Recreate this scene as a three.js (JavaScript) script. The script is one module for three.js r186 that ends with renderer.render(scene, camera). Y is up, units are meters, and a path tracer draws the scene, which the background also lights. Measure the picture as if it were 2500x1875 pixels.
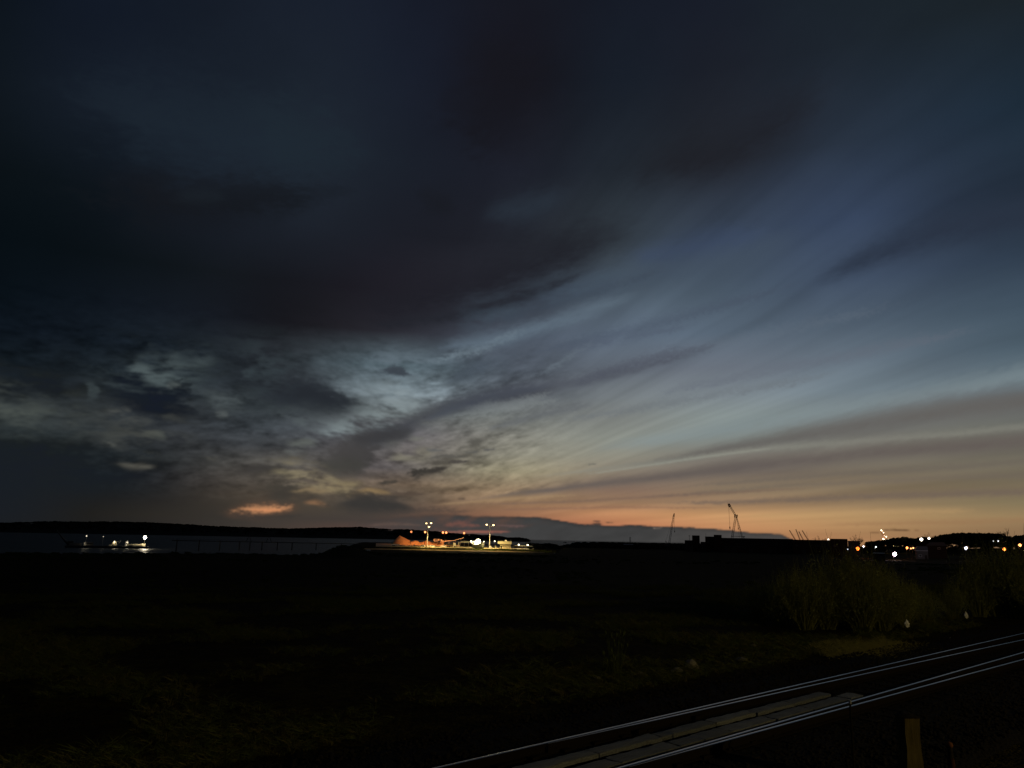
import * as THREE from 'three';
import { mergeGeometries } from 'three/addons/utils/BufferGeometryUtils.js';

// ---------------------------------------------------------------- camera, sky, exposure
const scene = new THREE.Scene();
const R = Math.PI / 180;
const EYE = 2.9;                                        // metres above the rail heads
const camera = new THREE.PerspectiveCamera(53.07, 4 / 3, 0.1, 30000);
camera.position.set(0, EYE, 0);
camera.rotation.order = 'YXZ';
camera.rotation.set(11.45 * R, 0, 1.1 * R);
scene.add(camera);
const renderer = new THREE.WebGLRenderer({ antialias: true });
renderer.toneMapping = THREE.LinearToneMapping;
renderer.toneMappingExposure = 1;
renderer.shadowMap.enabled = true;

// random numbers and noise
function rng(seed) { let s = seed >>> 0; return () => { s = (s + 0x6d2b79f5) | 0; let t = Math.imul(s ^ (s >>> 15), 1 | s); t = (t + Math.imul(t ^ (t >>> 7), 61 | t)) ^ t; return ((t ^ (t >>> 14)) >>> 0) / 4294967296; }; }
function hash(ix, iy) { let h = Math.imul(ix, 374761393) ^ Math.imul(iy, 668265263); h = Math.imul(h ^ (h >>> 13), 1274126177); return ((h ^ (h >>> 16)) >>> 0) / 4294967296; }
function noise(x, y) {
  const ix = Math.floor(x), iy = Math.floor(y), fx = x - ix, fy = y - iy, u = fx * fx * (3 - 2 * fx), v = fy * fy * (3 - 2 * fy);
  const a = hash(ix, iy), b = hash(ix + 1, iy), c = hash(ix, iy + 1), d = hash(ix + 1, iy + 1);
  return (a + (b - a) * u + (c - a) * v + (a - b - c + d) * u * v) * 2 - 1;
}
function fbm(x, y, n = 4) { let s = 0, a = 0.55; for (let i = 0; i < n; i++) { s += a * noise(x, y); x = x * 2.03 + 17.3; y = y * 2.03 + 5.7; a *= 0.5; } return s; }
const sstep = (x, a, b) => { const t = Math.min(1, Math.max(0, (x - a) / (b - a))); return t * t * (3 - 2 * t); };
const lerp = (a, b, t) => a + (b - a) * t;

// the dusk sky: radiance by azimuth (0 = view direction) and elevation, in degrees
function paintSky() {
  const W = 4096, H = 2048, data = new Float32Array(W * H * 4);
  const lin = (h) => { const c = new THREE.Color('#' + h); return [c.r, c.g, c.b]; };
  const els = [], rows = [];
  const band = (el, ...cs) => { els.push(el); rows.push(cs.map(lin)); };
  const wisps = [], over = [];
  const wisp = (col, op, soft, rag, ...pts) => wisps.push([lin(col), op, soft, rag, pts]);
  band(0.4, '121415', '151616', '2c2927', '473d37', '6a4c42', '8d5d49', 'a1694d', 'b07955', 'a97c56', '8d6e51', '886c50');
  band(1.2, '121416', '131516', '2c2925', '413b36', '54443d', '94634b', 'b57755', 'bc885e', 'ab845b', '917454', '8b7053');
  band(2, '121518', '131618', '292725', '494138', '54483f', '946d53', 'bd8860', 'bf9265', 'ac8a60', '987f5b', '947d5a');
  band(2.8, '111418', '13171a', '272727', '574d42', '584e44', '8b7056', '917359', '977a5e', '90785b', '827357', '7c7056');
  band(3.8, '101418', '13171a', '262729', '5f574e', '6c5d4e', '8d7a62', '816b5c', '82715c', '80705a', '7a6d57', '786d58');
  band(5, '1a1f23', '161b1e', '292c2e', '55524e', '5a5553', '938b73', '887d6e', '6e645b', '73695b', '766e5e', '746e5e');
  band(6.2, '292e2f', '272d2f', '2e3134', '444547', '6c6765', '888577', '8e8c7f', '79746c', '757167', '6c695e', '6b6a60');
  band(7.5, '1c2125', '2d3233', '2e3236', '44494e', '5d5b5f', '838279', '8b8f87', '818782', '71716c', '6a6b64', '646662');
  band(9, '0f161d', '191e23', '292e32', '343a3d', '5d6263', '747876', '808481', '838d8c', '788183', '666a6b', '60686a');
  band(10.5, '0c141b', '151c22', '232a2f', '2f3439', '6d797f', '595f66', '777e82', '7b858b', '74828b', '627079', '5b6f79');
  band(12.5, '091118', '0f161e', '1a2128', '2d3338', '54636b', '4d555f', '626a74', '68707b', '64717d', '536370', '465863');
  band(15, '060d12', '0b1219', '141921', '19191e', '303139', '49515e', '5b6877', '566473', '505e6d', '42515f', '3d4d5c');
  band(18, '060d12', '091015', '10151a', '17181e', '222129', '353943', '495561', '495766', '435165', '334051', '2e3c4b');
  band(22, '0a1014', '0d141a', '151a23', '1b2029', '1a1c24', '22252d', '303840', '364151', '354258', '283343', '202c39');
  band(27, '0c1318', '141b25', '1b232e', '1d252f', '1a1f29', '1c1f29', '1f252d', '23272f', '252e3b', '202c3a', '1a2935');
  band(33, '0b1219', '121925', '171e29', '1a212c', '171c28', '17171f', '171d27', '191d26', '1c232c', '1b232a', '1b2126');
  band(40, '0b1219', '131a26', '161c28', '161c29', '161a26', '161821', '161a25', '161b27', '192129', '1b2329', '1b2126');
  wisp('1d1d24', 0.75, 1, 0.5, [-15.25, 15.72, 2.14], [-8.01, 17.15, 2.21], [-1.75, 18.92, 2.29], [5.27, 21.65, 1.91], [9.74, 23.27, 1.53]);
  wisp('16181e', 0.6, 1, 0.6, [-30.07, 22.90, 1.22], [-25.60, 22.78, 1.53], [-20.63, 23.64, 1.42], [-15.89, 24.03, 0.92]);
  wisp('1d1e24', 0.6, 1, 0.6, [7.86, 26.49, 1.83], [15.80, 27.07, 1.83], [20.43, 28.93, 1.83], [24.68, 31.32, 1.83]);
  wisp('16161c', 0.6, 1, 0.5, [-2.98, 36.42, 3.05], [-2.12, 31.51, 3.66], [-4.62, 27.27, 2.75]);
  wisp('28303f', 0.7, 1, 0.5, [21.50, 17.83, 0.55], [26.48, 19.47, 0.92], [30.62, 20.43, 1.13], [35.31, 20.55, 1.22], [45.45, 20.17, 1.22]);
  wisp('2a333e', 0.6, 1, 0.5, [-2.54, 23.92, 0.92], [1.03, 24.44, 1.10], [4.61, 25.44, 0.79]);
  wisp('424f5f', 0.55, 1, 0.6, [-0.44, 17.45, 0.79], [7.80, 18.94, 1.08], [15.82, 20.02, 1.32], [22.29, 21.65, 1.53]);
  wisp('3b4965', 0.4, 1, 0.5, [7.81, 20.42, 0.79], [14.05, 21.30, 1.04], [20.03, 21.91, 0.79]);
  wisp('222b33', 0.5, 1, 0.5, [-25.57, 22.51, 0.55], [-21.74, 23.19, 0.49]);
  wisp('181a20', 0.5, 1, 0.5, [-8.42, 25.05, 0.79], [-4.81, 23.83, 0.92]);
  wisp('1d2731', 0.55, 1, 0.9, [-33.85, 26.98, 2.44], [-23.88, 27.12, 3.36], [-13.01, 26.88, 1.83]);
  wisp('1f2a33', 0.4, 1, 0.9, [-22.42, 29.50, 1.83], [-18.06, 27.87, 2.44], [-14.19, 25.91, 1.22]);
  wisp('14171c', 0.6, 1, 1, [-31.28, 22.62, 0.92], [-25.51, 21.98, 1.68], [-19.40, 22.99, 1.53], [-13.78, 24.56, 0.61]);
  wisp('44525f', 0.5, 1, 2, [-6.68, 15.41, 0.92], [-1.69, 16.81, 1.22], [4.00, 18.69, 1.04], [9.70, 20.36, 0.49]);
  wisp('21232a', 0.6, 1, 1, [-11.60, 15.12, 0.31], [-4.21, 16.43, 0.55], [1.46, 18.23, 0.49], [5.91, 19.87, 0.24]);
  wisp('3c4653', 0.45, 1, 1, [-2.30, 15.89, 0.24], [4.64, 17.79, 0.37], [12.17, 19.95, 0.18]);
  wisp('444d5d', 0.4, 1, 0.9, [1.52, 13.84, 0.24], [10.86, 15.87, 0.43], [21.24, 18.13, 0.24]);
  wisp('68727e', 0.2, 1, 0.9, [7.75, 12.63, 0.24], [16.78, 14.43, 0.49], [27.75, 16.04, 0.24]);
  wisp('626874', 0.4, 1, 0.8, [10.76, 10.78, 0.24], [20.92, 12.46, 0.49], [32.38, 13.88, 0.31]);
  wisp('686e74', 0.45, 1, 0.9, [3.13, 8.68, 0.18], [12.24, 10.16, 0.37], [23.57, 11.72, 0.18]);
  wisp('828e90', 0.6875, 0.9, 2, [-15.69, 7.02, 0.67], [-13.12, 7.51, 1.04], [-10.48, 8.29, 1.53], [-8.50, 9.40, 1.04], [-5.98, 10.35, 0.67]);
  wisp('687680', 0.625, 0.95, 2, [-11.41, 11.99, 0.92], [-9.02, 12.58, 1.40], [-4.72, 13.07, 0.79]);
  wisp('869296', 0.6, 0.9, 2, [-10.08, 9.66, 0.79], [-8.15, 10.35, 1.28], [-6.80, 10.86, 0.67]);
  wisp('627280', 0.38, 1, 1, [-6.31, 13.92, 0.37], [-3.21, 14.58, 0.67], [-0.30, 15.24, 0.55], [6.81, 16.62, 0.24]);
  wisp('707c86', 0.35, 0.95, 1, [1.55, 11.95, 0.12], [4.03, 13.25, 0.24], [6.43, 14.88, 0.12]);
  wisp('768690', 0.45, 0.9, 1, [-5.96, 13.02, 0.24], [-2.25, 14.07, 0.37], [1.18, 15.66, 0.18]);
  wisp('414a54', 0.7150000000000001, 0.9, 0.7, [-4.97, 11.36, 0.33], [-3.14, 12.36, 0.74], [-1.44, 13.23, 0.41]);
  wisp('3f4147', 0.8250000000000001, 0.9, 0.7, [-12.55, 6.35, 0.49], [-10.53, 7.03, 0.82], [-8.42, 7.78, 0.74], [-5.06, 9.72, 0.74], [-0.20, 10.58, 0.66], [4.35, 11.15, 0.33]);
  wisp('4c505a', 0.65, 0.9, 0.9, [-1.97, 10.66, 0.31], [1.56, 11.25, 0.49], [6.08, 11.85, 0.55], [13.66, 13.57, 0.18]);
  wisp('7c8282', 0.55, 0.8, 0.9, [-5.03, 8.87, 0.15], [-0.18, 9.66, 0.27], [3.98, 10.45, 0.15]);
  wisp('3a3838', 0.8250000000000001, 0.95, 0.7, [-12.19, 5.24, 0.99], [-11.05, 5.70, 1.40], [-9.58, 5.87, 0.74]);
  wisp('545c5e', 0.75, 0.9, 2, [-16.39, 7.68, 0.67], [-15.29, 8.34, 0.92], [-13.87, 8.71, 0.43]);
  wisp('606460', 0.75, 0.9, 2, [-16.54, 5.93, 0.55], [-15.16, 6.43, 0.67], [-14.00, 6.34, 0.37]);
  wisp('787870', 0.6875, 0.9, 2, [-9.62, 6.68, 0.43], [-7.54, 7.06, 0.61], [-5.72, 6.91, 0.37]);
  wisp('807c6c', 0.625, 0.9, 2, [-8.97, 5.66, 0.43], [-6.89, 6.09, 0.67], [-5.07, 5.84, 0.37]);
  wisp('627280', 0.5, 0.9, 0.7, [-5.38, 13.96, 0.37], [-0.38, 14.72, 0.53], [5.27, 16.88, 0.55], [9.66, 17.99, 0.43]);
  wisp('4c505c', 0.6, 0.9, 0.8, [4.66, 11.73, 0.24], [10.81, 13.42, 0.49], [15.60, 14.05, 0.24]);
  wisp('505a66', 0.55, 0.9, 0.8, [-3.14, 12.36, 0.43], [-1.29, 13.18, 0.49], [0.58, 14.13, 0.31]);
  wisp('4e5767', 0.5, 0.9, 0.7, [3.09, 13.85, 0.24], [7.76, 14.74, 0.43], [13.88, 15.75, 0.24]);
  wisp('7a8082', 0.6, 0.8, 0.8, [-3.97, 9.45, 0.27], [0.03, 10.00, 0.37], [3.43, 10.81, 0.24]);
  wisp('5c6066', 0.5, 0.9, 0.7, [-2.08, 7.98, 0.27], [2.51, 9.28, 0.37], [6.51, 10.06, 0.18]);
  wisp('3c434b', 0.935, 0.5, 0.27999999999999997, [-10.21, 12.03, 0.16], [-8.85, 12.16, 0.37], [-7.45, 11.81, 0.12]);
  wisp('8c8e88', 0.625, 0.8, 2, [-6.99, 8.43, 0.37], [-3.04, 9.17, 0.27]);
  wisp('829094', 0.5, 1, 0.5, [5.59, 6.58, 0.43], [10.70, 7.34, 0.61], [15.10, 8.03, 0.79], [22.08, 8.98, 0.70], [28.50, 9.87, 0.61], [34.30, 10.69, 0.61], [44.31, 11.61, 0.61]);
  wisp('625f5c', 0.85, 0.75, 0.25, [7.69, 5.45, 0.12], [12.43, 6.05, 0.31], [16.48, 6.78, 0.49], [22.00, 7.68, 0.70], [27.42, 8.50, 0.92], [34.15, 9.09, 0.92], [44.05, 9.58, 0.92]);
  wisp('86867c', 0.55, 0.9, 0.4, [1.65, 4.57, 0.15], [10.67, 5.76, 0.19], [17.87, 6.64, 0.22], [25.93, 7.04, 0.24], [33.99, 7.45, 0.24], [43.80, 7.65, 0.24]);
  wisp('625a56', 0.85, 0.75, 0.3, [-3.45, 2.76, 0.12], [0.16, 3.31, 0.24], [7.08, 4.25, 0.37], [16.84, 5.38, 0.52], [25.88, 6.28, 0.67], [33.90, 6.57, 0.67], [43.68, 6.68, 0.67]);
  wisp('96988c', 0.6, 0.7, 0.3, [5.28, 4.77, 0.06], [13.60, 6.05, 0.09], [19.26, 6.73, 0.06]);
  wisp('686058', 0.5, 0.9, 0.4, [12.09, 3.94, 0.09], [21.84, 4.76, 0.21], [33.78, 5.31, 0.27], [43.54, 5.52, 0.27]);
  wisp('6e645a', 0.5, 0.9, 0.4, [9.45, 3.15, 0.09], [19.13, 4.05, 0.16], [29.26, 4.47, 0.21], [33.70, 4.51, 0.24], [43.41, 4.47, 0.24]);
  wisp('705c52', 0.55, 0.8, 0.4, [-2.84, 2.48, 0.06], [4.69, 2.85, 0.12], [13.52, 3.47, 0.13], [21.79, 3.92, 0.09]);
  wisp('6e6056', 0.7, 0.7, 0.3, [10.62, 2.87, 0.06], [16.33, 2.91, 0.18], [24.32, 3.30, 0.26], [33.61, 3.51, 0.31], [43.30, 3.60, 0.31]);
  wisp('a68a68', 0.5, 0.8, 0.4, [-5.54, 2.42, 0.06], [0.16, 2.96, 0.15], [5.28, 3.34, 0.06]);
  wisp('785c50', 0.45, 0.8, 0.4, [-1.33, 2.12, 0.06], [7.67, 2.48, 0.12], [15.20, 2.50, 0.06]);
  wisp('967050', 0.4, 0.9, 0.4, [21.65, 1.38, 0.09], [27.86, 1.59, 0.21], [33.44, 1.77, 0.18], [43.10, 2.01, 0.18]);
  wisp('bc986a', 0.4, 0.9, 0.3, [16.29, 1.88, 0.12], [24.25, 2.22, 0.27], [31.34, 2.37, 0.18]);
  wisp('10151e', 0.9900000000000001, 0.6, 0.48999999999999994, [-28.77, 9.34, 0.58], [-26.69, 9.15, 1.29], [-24.60, 8.52, 1.21], [-22.27, 7.69, 0.33]);
  wisp('151b23', 0.77, 0.7, 0.48999999999999994, [-28.50, 9.91, 0.25], [-26.53, 9.99, 0.33], [-23.92, 9.47, 0.32], [-22.04, 9.24, 0.21]);
  wisp('4b5658', 0.9375, 0.9, 2, [-26.93, 11.32, 1.04], [-25.08, 10.70, 1.65], [-23.69, 9.86, 0.55]);
  wisp('626a68', 0.875, 0.8, 2, [-24.61, 9.91, 0.27], [-23.56, 9.87, 0.32]);
  wisp('5c6262', 0.875, 0.7, 2, [-25.58, 9.37, 0.14], [-24.67, 9.23, 0.18]);
  wisp('434d50', 0.75, 0.9, 2, [-29.47, 8.99, 0.61], [-28.66, 9.22, 0.61]);
  wisp('494f4b', 0.8125, 0.9, 2, [-37.05, 7.60, 1.65], [-33.95, 7.71, 1.65], [-32.61, 7.47, 1.89], [-31.41, 6.81, 0.92]);
  wisp('525450', 0.8125, 0.8, 2, [-28.50, 7.83, 0.43], [-27.03, 7.69, 0.67], [-25.01, 7.54, 0.37]);
  wisp('535751', 0.75, 0.9, 2, [-25.95, 6.88, 0.79], [-24.15, 6.60, 0.67]);
  wisp('646660', 0.75, 0.8, 2, [-28.26, 5.70, 0.23], [-27.06, 5.73, 0.23]);
  wisp('5c5a52', 0.625, 0.9, 2, [-27.16, 4.43, 0.18], [-25.93, 4.34, 0.27], [-24.56, 4.34, 0.14]);
  wisp('4f5759', 0.75, 0.9, 2, [-22.01, 8.88, 0.67], [-20.42, 9.29, 0.92], [-19.58, 9.07, 0.55]);
  wisp('585e5e', 0.75, 0.8, 2, [-21.54, 8.15, 0.27], [-20.33, 8.24, 0.27]);
  wisp('374044', 0.625, 1, 2, [-19.54, 11.82, 1.40], [-17.27, 11.72, 1.53]);
  wisp('252930', 0.77, 0.9, 0.5599999999999999, [-18.79, 9.56, 0.49], [-14.83, 9.99, 1.15], [-11.29, 9.90, 0.41]);
  wisp('5c5a52', 0.75, 0.8, 2, [-21.68, 5.31, 0.32], [-20.06, 5.17, 0.23]);
  wisp('57554f', 0.625, 0.8, 2, [-18.98, 5.28, 0.23], [-16.49, 5.23, 0.18]);
  wisp('333130', 0.66, 0.9, 0.63, [-19.99, 4.32, 0.41], [-17.56, 4.72, 0.66], [-15.57, 4.23, 0.33]);
  wisp('434141', 0.8250000000000001, 0.9, 0.5599999999999999, [-13.66, 5.48, 0.91], [-11.66, 6.15, 1.40], [-9.59, 6.08, 0.82]);
  wisp('3b3c40', 0.8250000000000001, 0.9, 0.5599999999999999, [-10.82, 6.93, 0.49], [-8.76, 7.52, 0.66], [-6.97, 7.77, 0.33]);
  wisp('867c62', 0.875, 0.9, 2, [-17.52, 4.15, 0.55], [-15.58, 4.46, 0.92], [-13.27, 4.02, 0.43]);
  wisp('3b3832', 0.66, 0.9, 0.63, [-18.27, 3.26, 0.33], [-16.07, 3.46, 0.41], [-14.36, 3.23, 0.16]);
  wisp('8c7e60', 0.75, 0.9, 2, [-14.96, 3.67, 0.43], [-12.08, 3.48, 0.61], [-10.37, 4.12, 0.37]);
  wisp('967050', 0.625, 0.9, 2, [-15.01, 2.34, 0.18], [-14.02, 2.31, 0.23], [-12.72, 2.18, 0.14]);
  wisp('78644e', 0.625, 0.9, 2, [-16.01, 2.65, 0.23], [-14.33, 2.77, 0.18]);
  wisp('927a56', 0.75, 0.9, 2, [-12.04, 2.78, 0.23], [-10.33, 3.36, 0.27], [-8.55, 3.11, 0.18]);
  wisp('3c3836', 0.935, 0.8, 0.63, [-12.59, 2.35, 0.66], [-10.28, 2.48, 0.82], [-7.02, 2.15, 0.41]);
  wisp('423d37', 0.77, 0.8, 0.63, [-13.20, 2.92, 0.21], [-11.48, 3.03, 0.33], [-9.42, 2.85, 0.16]);
  wisp('463f3b', 0.55, 0.9, 0.8, [-9.35, 1.62, 0.15], [-6.12, 2.05, 0.24], [-2.83, 1.94, 0.12]);
  wisp('5b4537', 0.7, 1, 0.6, [-20.28, 1.50, 0.37], [-17.60, 1.75, 0.61], [-14.84, 1.94, 0.37]);
  wisp('d09468', 0.72, 1, 0.8, [-19.49, 1.64, 0.15], [-17.60, 1.78, 0.27], [-15.62, 1.92, 0.21]);
  wisp('de9262', 0.6, 1, 0.5, [-18.68, 1.66, 0.06], [-17.32, 1.70, 0.12], [-16.09, 1.79, 0.09]);
  wisp('373432', 0.6, 0.8, 0.4, [-19.73, 1.29, 0.12], [-17.56, 1.24, 0.21], [-14.80, 1.43, 0.12]);
  wisp('3f3833', 0.55, 0.8, 0.5599999999999999, [-14.02, 2.40, 0.12], [-12.86, 2.06, 0.12]);
  wisp('393632', 0.9900000000000001, 0.5, 0.48999999999999994, [-7.42, 4.36, 0.33], [-6.84, 4.83, 0.25], [-5.94, 4.91, 0.12]);
  wisp('3c3834', 0.9900000000000001, 0.5, 0.42, [-6.54, 4.78, 0.21], [-5.34, 4.99, 0.21], [-4.44, 5.16, 0.08]);
  wisp('433f3d', 0.8800000000000001, 0.5, 0.42, [-4.91, 5.54, 0.08], [-3.85, 5.57, 0.12], [-2.94, 5.71, 0.08]);
  wisp('423d37', 0.935, 0.5, 0.42, [-9.82, 3.79, 0.12], [-8.88, 3.96, 0.16], [-8.12, 4.05, 0.08]);
  wisp('5a5c5c', 0.77, 0.6, 0.42, [-6.42, 6.37, 0.12], [-4.94, 6.42, 0.08]);
  wisp('575755', 0.7, 0.6, 0.6, [-3.41, 6.25, 0.06], [-2.35, 6.39, 0.09]);
  wisp('555555', 0.8, 0.5, 0.5, [-2.05, 6.52, 0.09], [-1.13, 6.57, 0.06]);
  wisp('52463d', 0.77, 0.6, 0.5599999999999999, [-8.84, 3.14, 0.12], [-7.36, 3.15, 0.16], [-6.17, 3.12, 0.08]);
  wisp('64645e', 0.7, 0.6, 0.6, [5.59, 5.50, 0.06], [6.49, 5.65, 0.06]);
  wisp('5d4e42', 0.77, 0.6, 0.35, [-3.91, 2.87, 0.08], [-3.16, 2.92, 0.08]);
  wisp('24282e', 0.8800000000000001, 0.9, 0.42, [-18.00, 10.20, 1.07], [-15.42, 10.10, 1.40], [-12.75, 9.52, 1.07], [-10.50, 9.19, 0.33]);
  wisp('3a3a3c', 0.8250000000000001, 0.9, 0.48999999999999994, [-12.47, 6.86, 0.58], [-9.94, 7.18, 0.82], [-7.25, 7.46, 0.41]);
  wisp('403f3b', 0.8250000000000001, 0.9, 0.48999999999999994, [-14.40, 5.00, 0.58], [-12.18, 5.01, 0.91], [-9.90, 5.33, 0.41]);
  wisp('434852', 0.7, 0.9, 0.7, [-6.84, 8.44, 0.24], [-4.59, 9.43, 0.55], [-2.15, 10.35, 0.61], [3.39, 11.51, 0.24]);
  wisp('393632', 0.8250000000000001, 0.9, 0.48999999999999994, [-17.89, 2.65, 0.41], [-16.03, 2.88, 0.62], [-13.56, 2.67, 0.33]);
  wisp('373533', 0.935, 0.85, 0.42, [-12.86, 2.06, 0.41], [-10.28, 2.48, 0.66], [-8.50, 2.23, 0.49], [-6.42, 1.99, 0.25]);
  wisp('92866a', 0.8125, 0.9, 2, [-16.66, 3.90, 0.43], [-14.43, 4.27, 0.67], [-12.28, 3.88, 0.37]);
  wisp('867458', 0.75, 0.9, 2, [-16.04, 3.06, 0.18], [-14.36, 3.23, 0.27], [-12.63, 3.05, 0.14]);
  wisp('393632', 0.77, 0.8, 0.42, [-7.39, 4.51, 0.21], [-6.24, 4.79, 0.29], [-4.52, 4.95, 0.12]);
  wisp('393632', 0.7150000000000001, 0.8, 0.42, [-7.26, 4.16, 0.16], [-6.82, 4.35, 0.21], [-6.53, 4.54, 0.08]);
  wisp('52504c', 0.8250000000000001, 0.7, 0.35, [-6.36, 5.68, 0.08], [-5.08, 6.02, 0.16], [-3.13, 5.95, 0.08]);
  wisp('333c41', 0.6875, 1, 2, [-19.61, 11.38, 1.53], [-18.13, 11.80, 2.14], [-16.58, 11.34, 1.28]);
  wisp('444642', 0.6875, 1, 2, [-27.11, 8.01, 1.28], [-26.46, 6.98, 1.89], [-24.88, 6.27, 0.92]);
  wisp('4f423e', 0.8, 0.8, 0.5, [-10.75, 0.60, 0.31], [-7.26, 0.85, 0.49], [-2.79, 0.76, 0.24]);
  wisp('7c5042', 0.85, 0.8, 0.5, [-4.73, 0.67, 0.27], [-3.39, 0.81, 0.40], [-1.89, 0.78, 0.24]);
  wisp('553d2b', 0.9, 0.5, 0.3, [25.54, 1.12, 0.04], [26.39, 1.13, 0.05], [27.23, 1.12, 0.03]);
  wisp('6c4e35', 0.8, 0.5, 0.3, [24.66, 0.90, 0.03], [25.40, 0.91, 0.04]);
  wisp('78583e', 0.7, 0.6, 0.3, [27.35, 1.12, 0.03], [27.70, 1.10, 0.03]);
  wisp('4e3d36', 0.95, 0.4, 0.6, [5.94, 1.25, 0.09], [6.77, 1.23, 0.12]);
  wisp('574239', 0.9, 0.5, 0.5, [6.06, 1.43, 0.05], [6.71, 1.44, 0.05]);
  wisp('654c3c', 0.9, 0.5, 0.5, [7.01, 1.35, 0.05], [7.66, 1.33, 0.03]);
  const bankTop = [[-11.64, 1.02], [-8.76, 1.43], [-5.22, 1.83], [-3.42, 1.73], [1.39, 1.70], [2.59, 1.66], [4.69, 1.31], [7.07, 1.15], [8.84, 1.24], [11.74, 1.16], [15.70, 0.99], [16.58, 0.87], [17.62, 0.80], [18.44, 0.78], [19.11, 0.74], [19.63, 0.52], [20.15, 0.31]];
  over.push([lin('966052'), 0.85, 0.5, 0.3, [[-5.46, 0.42, 0.06], [-2.49, 0.53, 0.09], [0.15, 0.56, 0.05]]]);
  over.push([lin('6c5450'), 0.7, 0.6, 0.5, [[-1.00, 1.00, 0.04], [0.20, 1.00, 0.08], [1.34, 0.99, 0.03]]]);
  over.push([lin('785046'), 0.75, 0.8, 0.5, [[-4.89, 0.93, 0.09], [-3.70, 1.10, 0.24], [-1.90, 0.96, 0.12]]]);
  over.push([lin('968274'), 0.6, 0.6, 0.6, [[10.38, 1.03, 0.03], [11.10, 1.07, 0.05]]]);
  over.push([lin('64524a'), 0.6, 0.7, 0.5, [[-10.19, 0.82, 0.06], [-8.44, 0.97, 0.12], [-6.08, 0.93, 0.06]]]);
  const N = 11, zen = lin('1a212e'), back = lin('1b222e'), backLow = lin('262a33');
  const cub = (p0, p1, p2, p3, t) => p1 + 0.5 * t * (p2 - p0 + t * (2 * p0 - 5 * p1 + 4 * p2 - p3 + t * (3 * (p1 - p2) + p3 - p0)));
  const row0 = H / 2 - 6, buf = new Float32Array((H - row0) * W * 3), bow = W * 3;
  const elOf = (r) => ((r + 0.5) / H - 0.5) * 180, azOf = (c) => { let a = ((c + 0.5) / W - 0.5) * 360 + 90; return a > 180 ? a - 360 : a; };
  const colOf = (az) => { let u = ((az - 90) / 360 + 0.5) % 1; if (u < 0) u += 1; return u * W - 0.5; };
  const rowCol = new Float64Array(N * 3);
  for (let r = row0; r < H; r++) {
    const el = Math.max(0.05, elOf(r));
    let j = 0; while (j < els.length - 2 && els[j + 1] <= el) j++;
    const t = Math.min(1, Math.max(0, (el - els[j]) / (els[j + 1] - els[j]))), J = (k) => rows[Math.min(rows.length - 1, Math.max(0, k))];
    for (let i = 0; i < N; i++) for (let c = 0; c < 3; c++) rowCol[i * 3 + c] = Math.max(0.0004, lerp(J(j)[i][c], J(j + 1)[i][c], t));
    const up = sstep(el, 34, 70);
    for (let q = 0; q < W; q++) {
      const az = azOf(q), o = (r - row0) * bow + q * 3, g = Math.min(N - 1.001, Math.max(0, (az + 40) / 8)), i = Math.floor(g), f = g - i;
      const away = sstep(Math.abs(az), 38, az > 0 ? 95 : 70), low = 1 - sstep(el, 1, 25);
      for (let c = 0; c < 3; c++) {
        const P = (k) => rowCol[Math.min(N - 1, Math.max(0, k)) * 3 + c];
        let v = Math.max(0.0004, cub(P(i - 1), P(i), P(i + 1), P(i + 2), f));
        v = lerp(v, lerp(back[c], backLow[c], low), away);
        buf[o + c] = lerp(v, zen[c], up);
      }
    }
  }
  // cloud texture and wisps where the view can reach
  const A = 62, c0 = Math.floor(colOf(-A)), c1 = Math.ceil(colOf(A)), rTop = Math.min(H - 1, Math.floor((48 / 180 + 0.5) * H)), nc = c1 - c0 + 1, nr = rTop - row0 + 1;
  const n1 = new Float32Array(nc * nr), n2 = new Float32Array(nc * nr), n3 = new Float32Array(nc * nr), n4 = new Float32Array(nc * nr), n5 = new Float32Array(nc * nr);
  for (let r = 0; r < nr; r++) {
    const el = Math.max(0.02, elOf(r + row0)), sy = Math.sin(el * R), cy = Math.cos(el * R), lift = Math.log(el + 1.2);
    for (let q = 0; q < nc; q++) {
      const az = azOf(q + c0), o = (r + row0 - row0) * bow + (q + c0) * 3, k = r * nc + q;
      const fade = 1 - sstep(Math.abs(az), 45, 60);
      n1[k] = fbm(az * 0.16 - el * 0.12, lift * 6.5 + az * 0.04, 4);
      const slant = sstep(az, -16, -2) * 0.55;
      n2[k] = fbm(az * 0.9 - el * 0.5 + 40, (el - az * slant * 0.3) * 2.4 + 9, 4);
      n3[k] = fbm(az * 2.4 - el * 1.2 + 7, (el - az * slant * 0.4) * 8 + 3, 3);
      { const wx = fbm(az * 0.4 + 2, el * 0.9, 2) * 1.5, wy = fbm(az * 0.5 + 31, el * 1.2 + 4, 2) * 0.35; n5[k] = fbm((az + wx) * 0.55 + 13, (el - az * slant * 0.3 + wy) * 2.1 + 3, 5); }
      n4[k] = fbm(az * 5 + 3, (el - az * slant * 0.4) * 15 + 8, 3);
      // streaks that run together at the left horizon, and broken cloud low on the left
      const th = Math.atan2(sy + 0.012, Math.abs(Math.sin((az + 11) * R)) * cy + 0.02) / R, away = Math.hypot((az + 11) * cy, el);
      const right = sstep(az, -9, 8) * fade, left = (1 - sstep(az, -4, 9)) * sstep(el, 1.5, 4) * (1 - sstep(el, 11, 17)) * fade;
      let m = 1;
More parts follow.
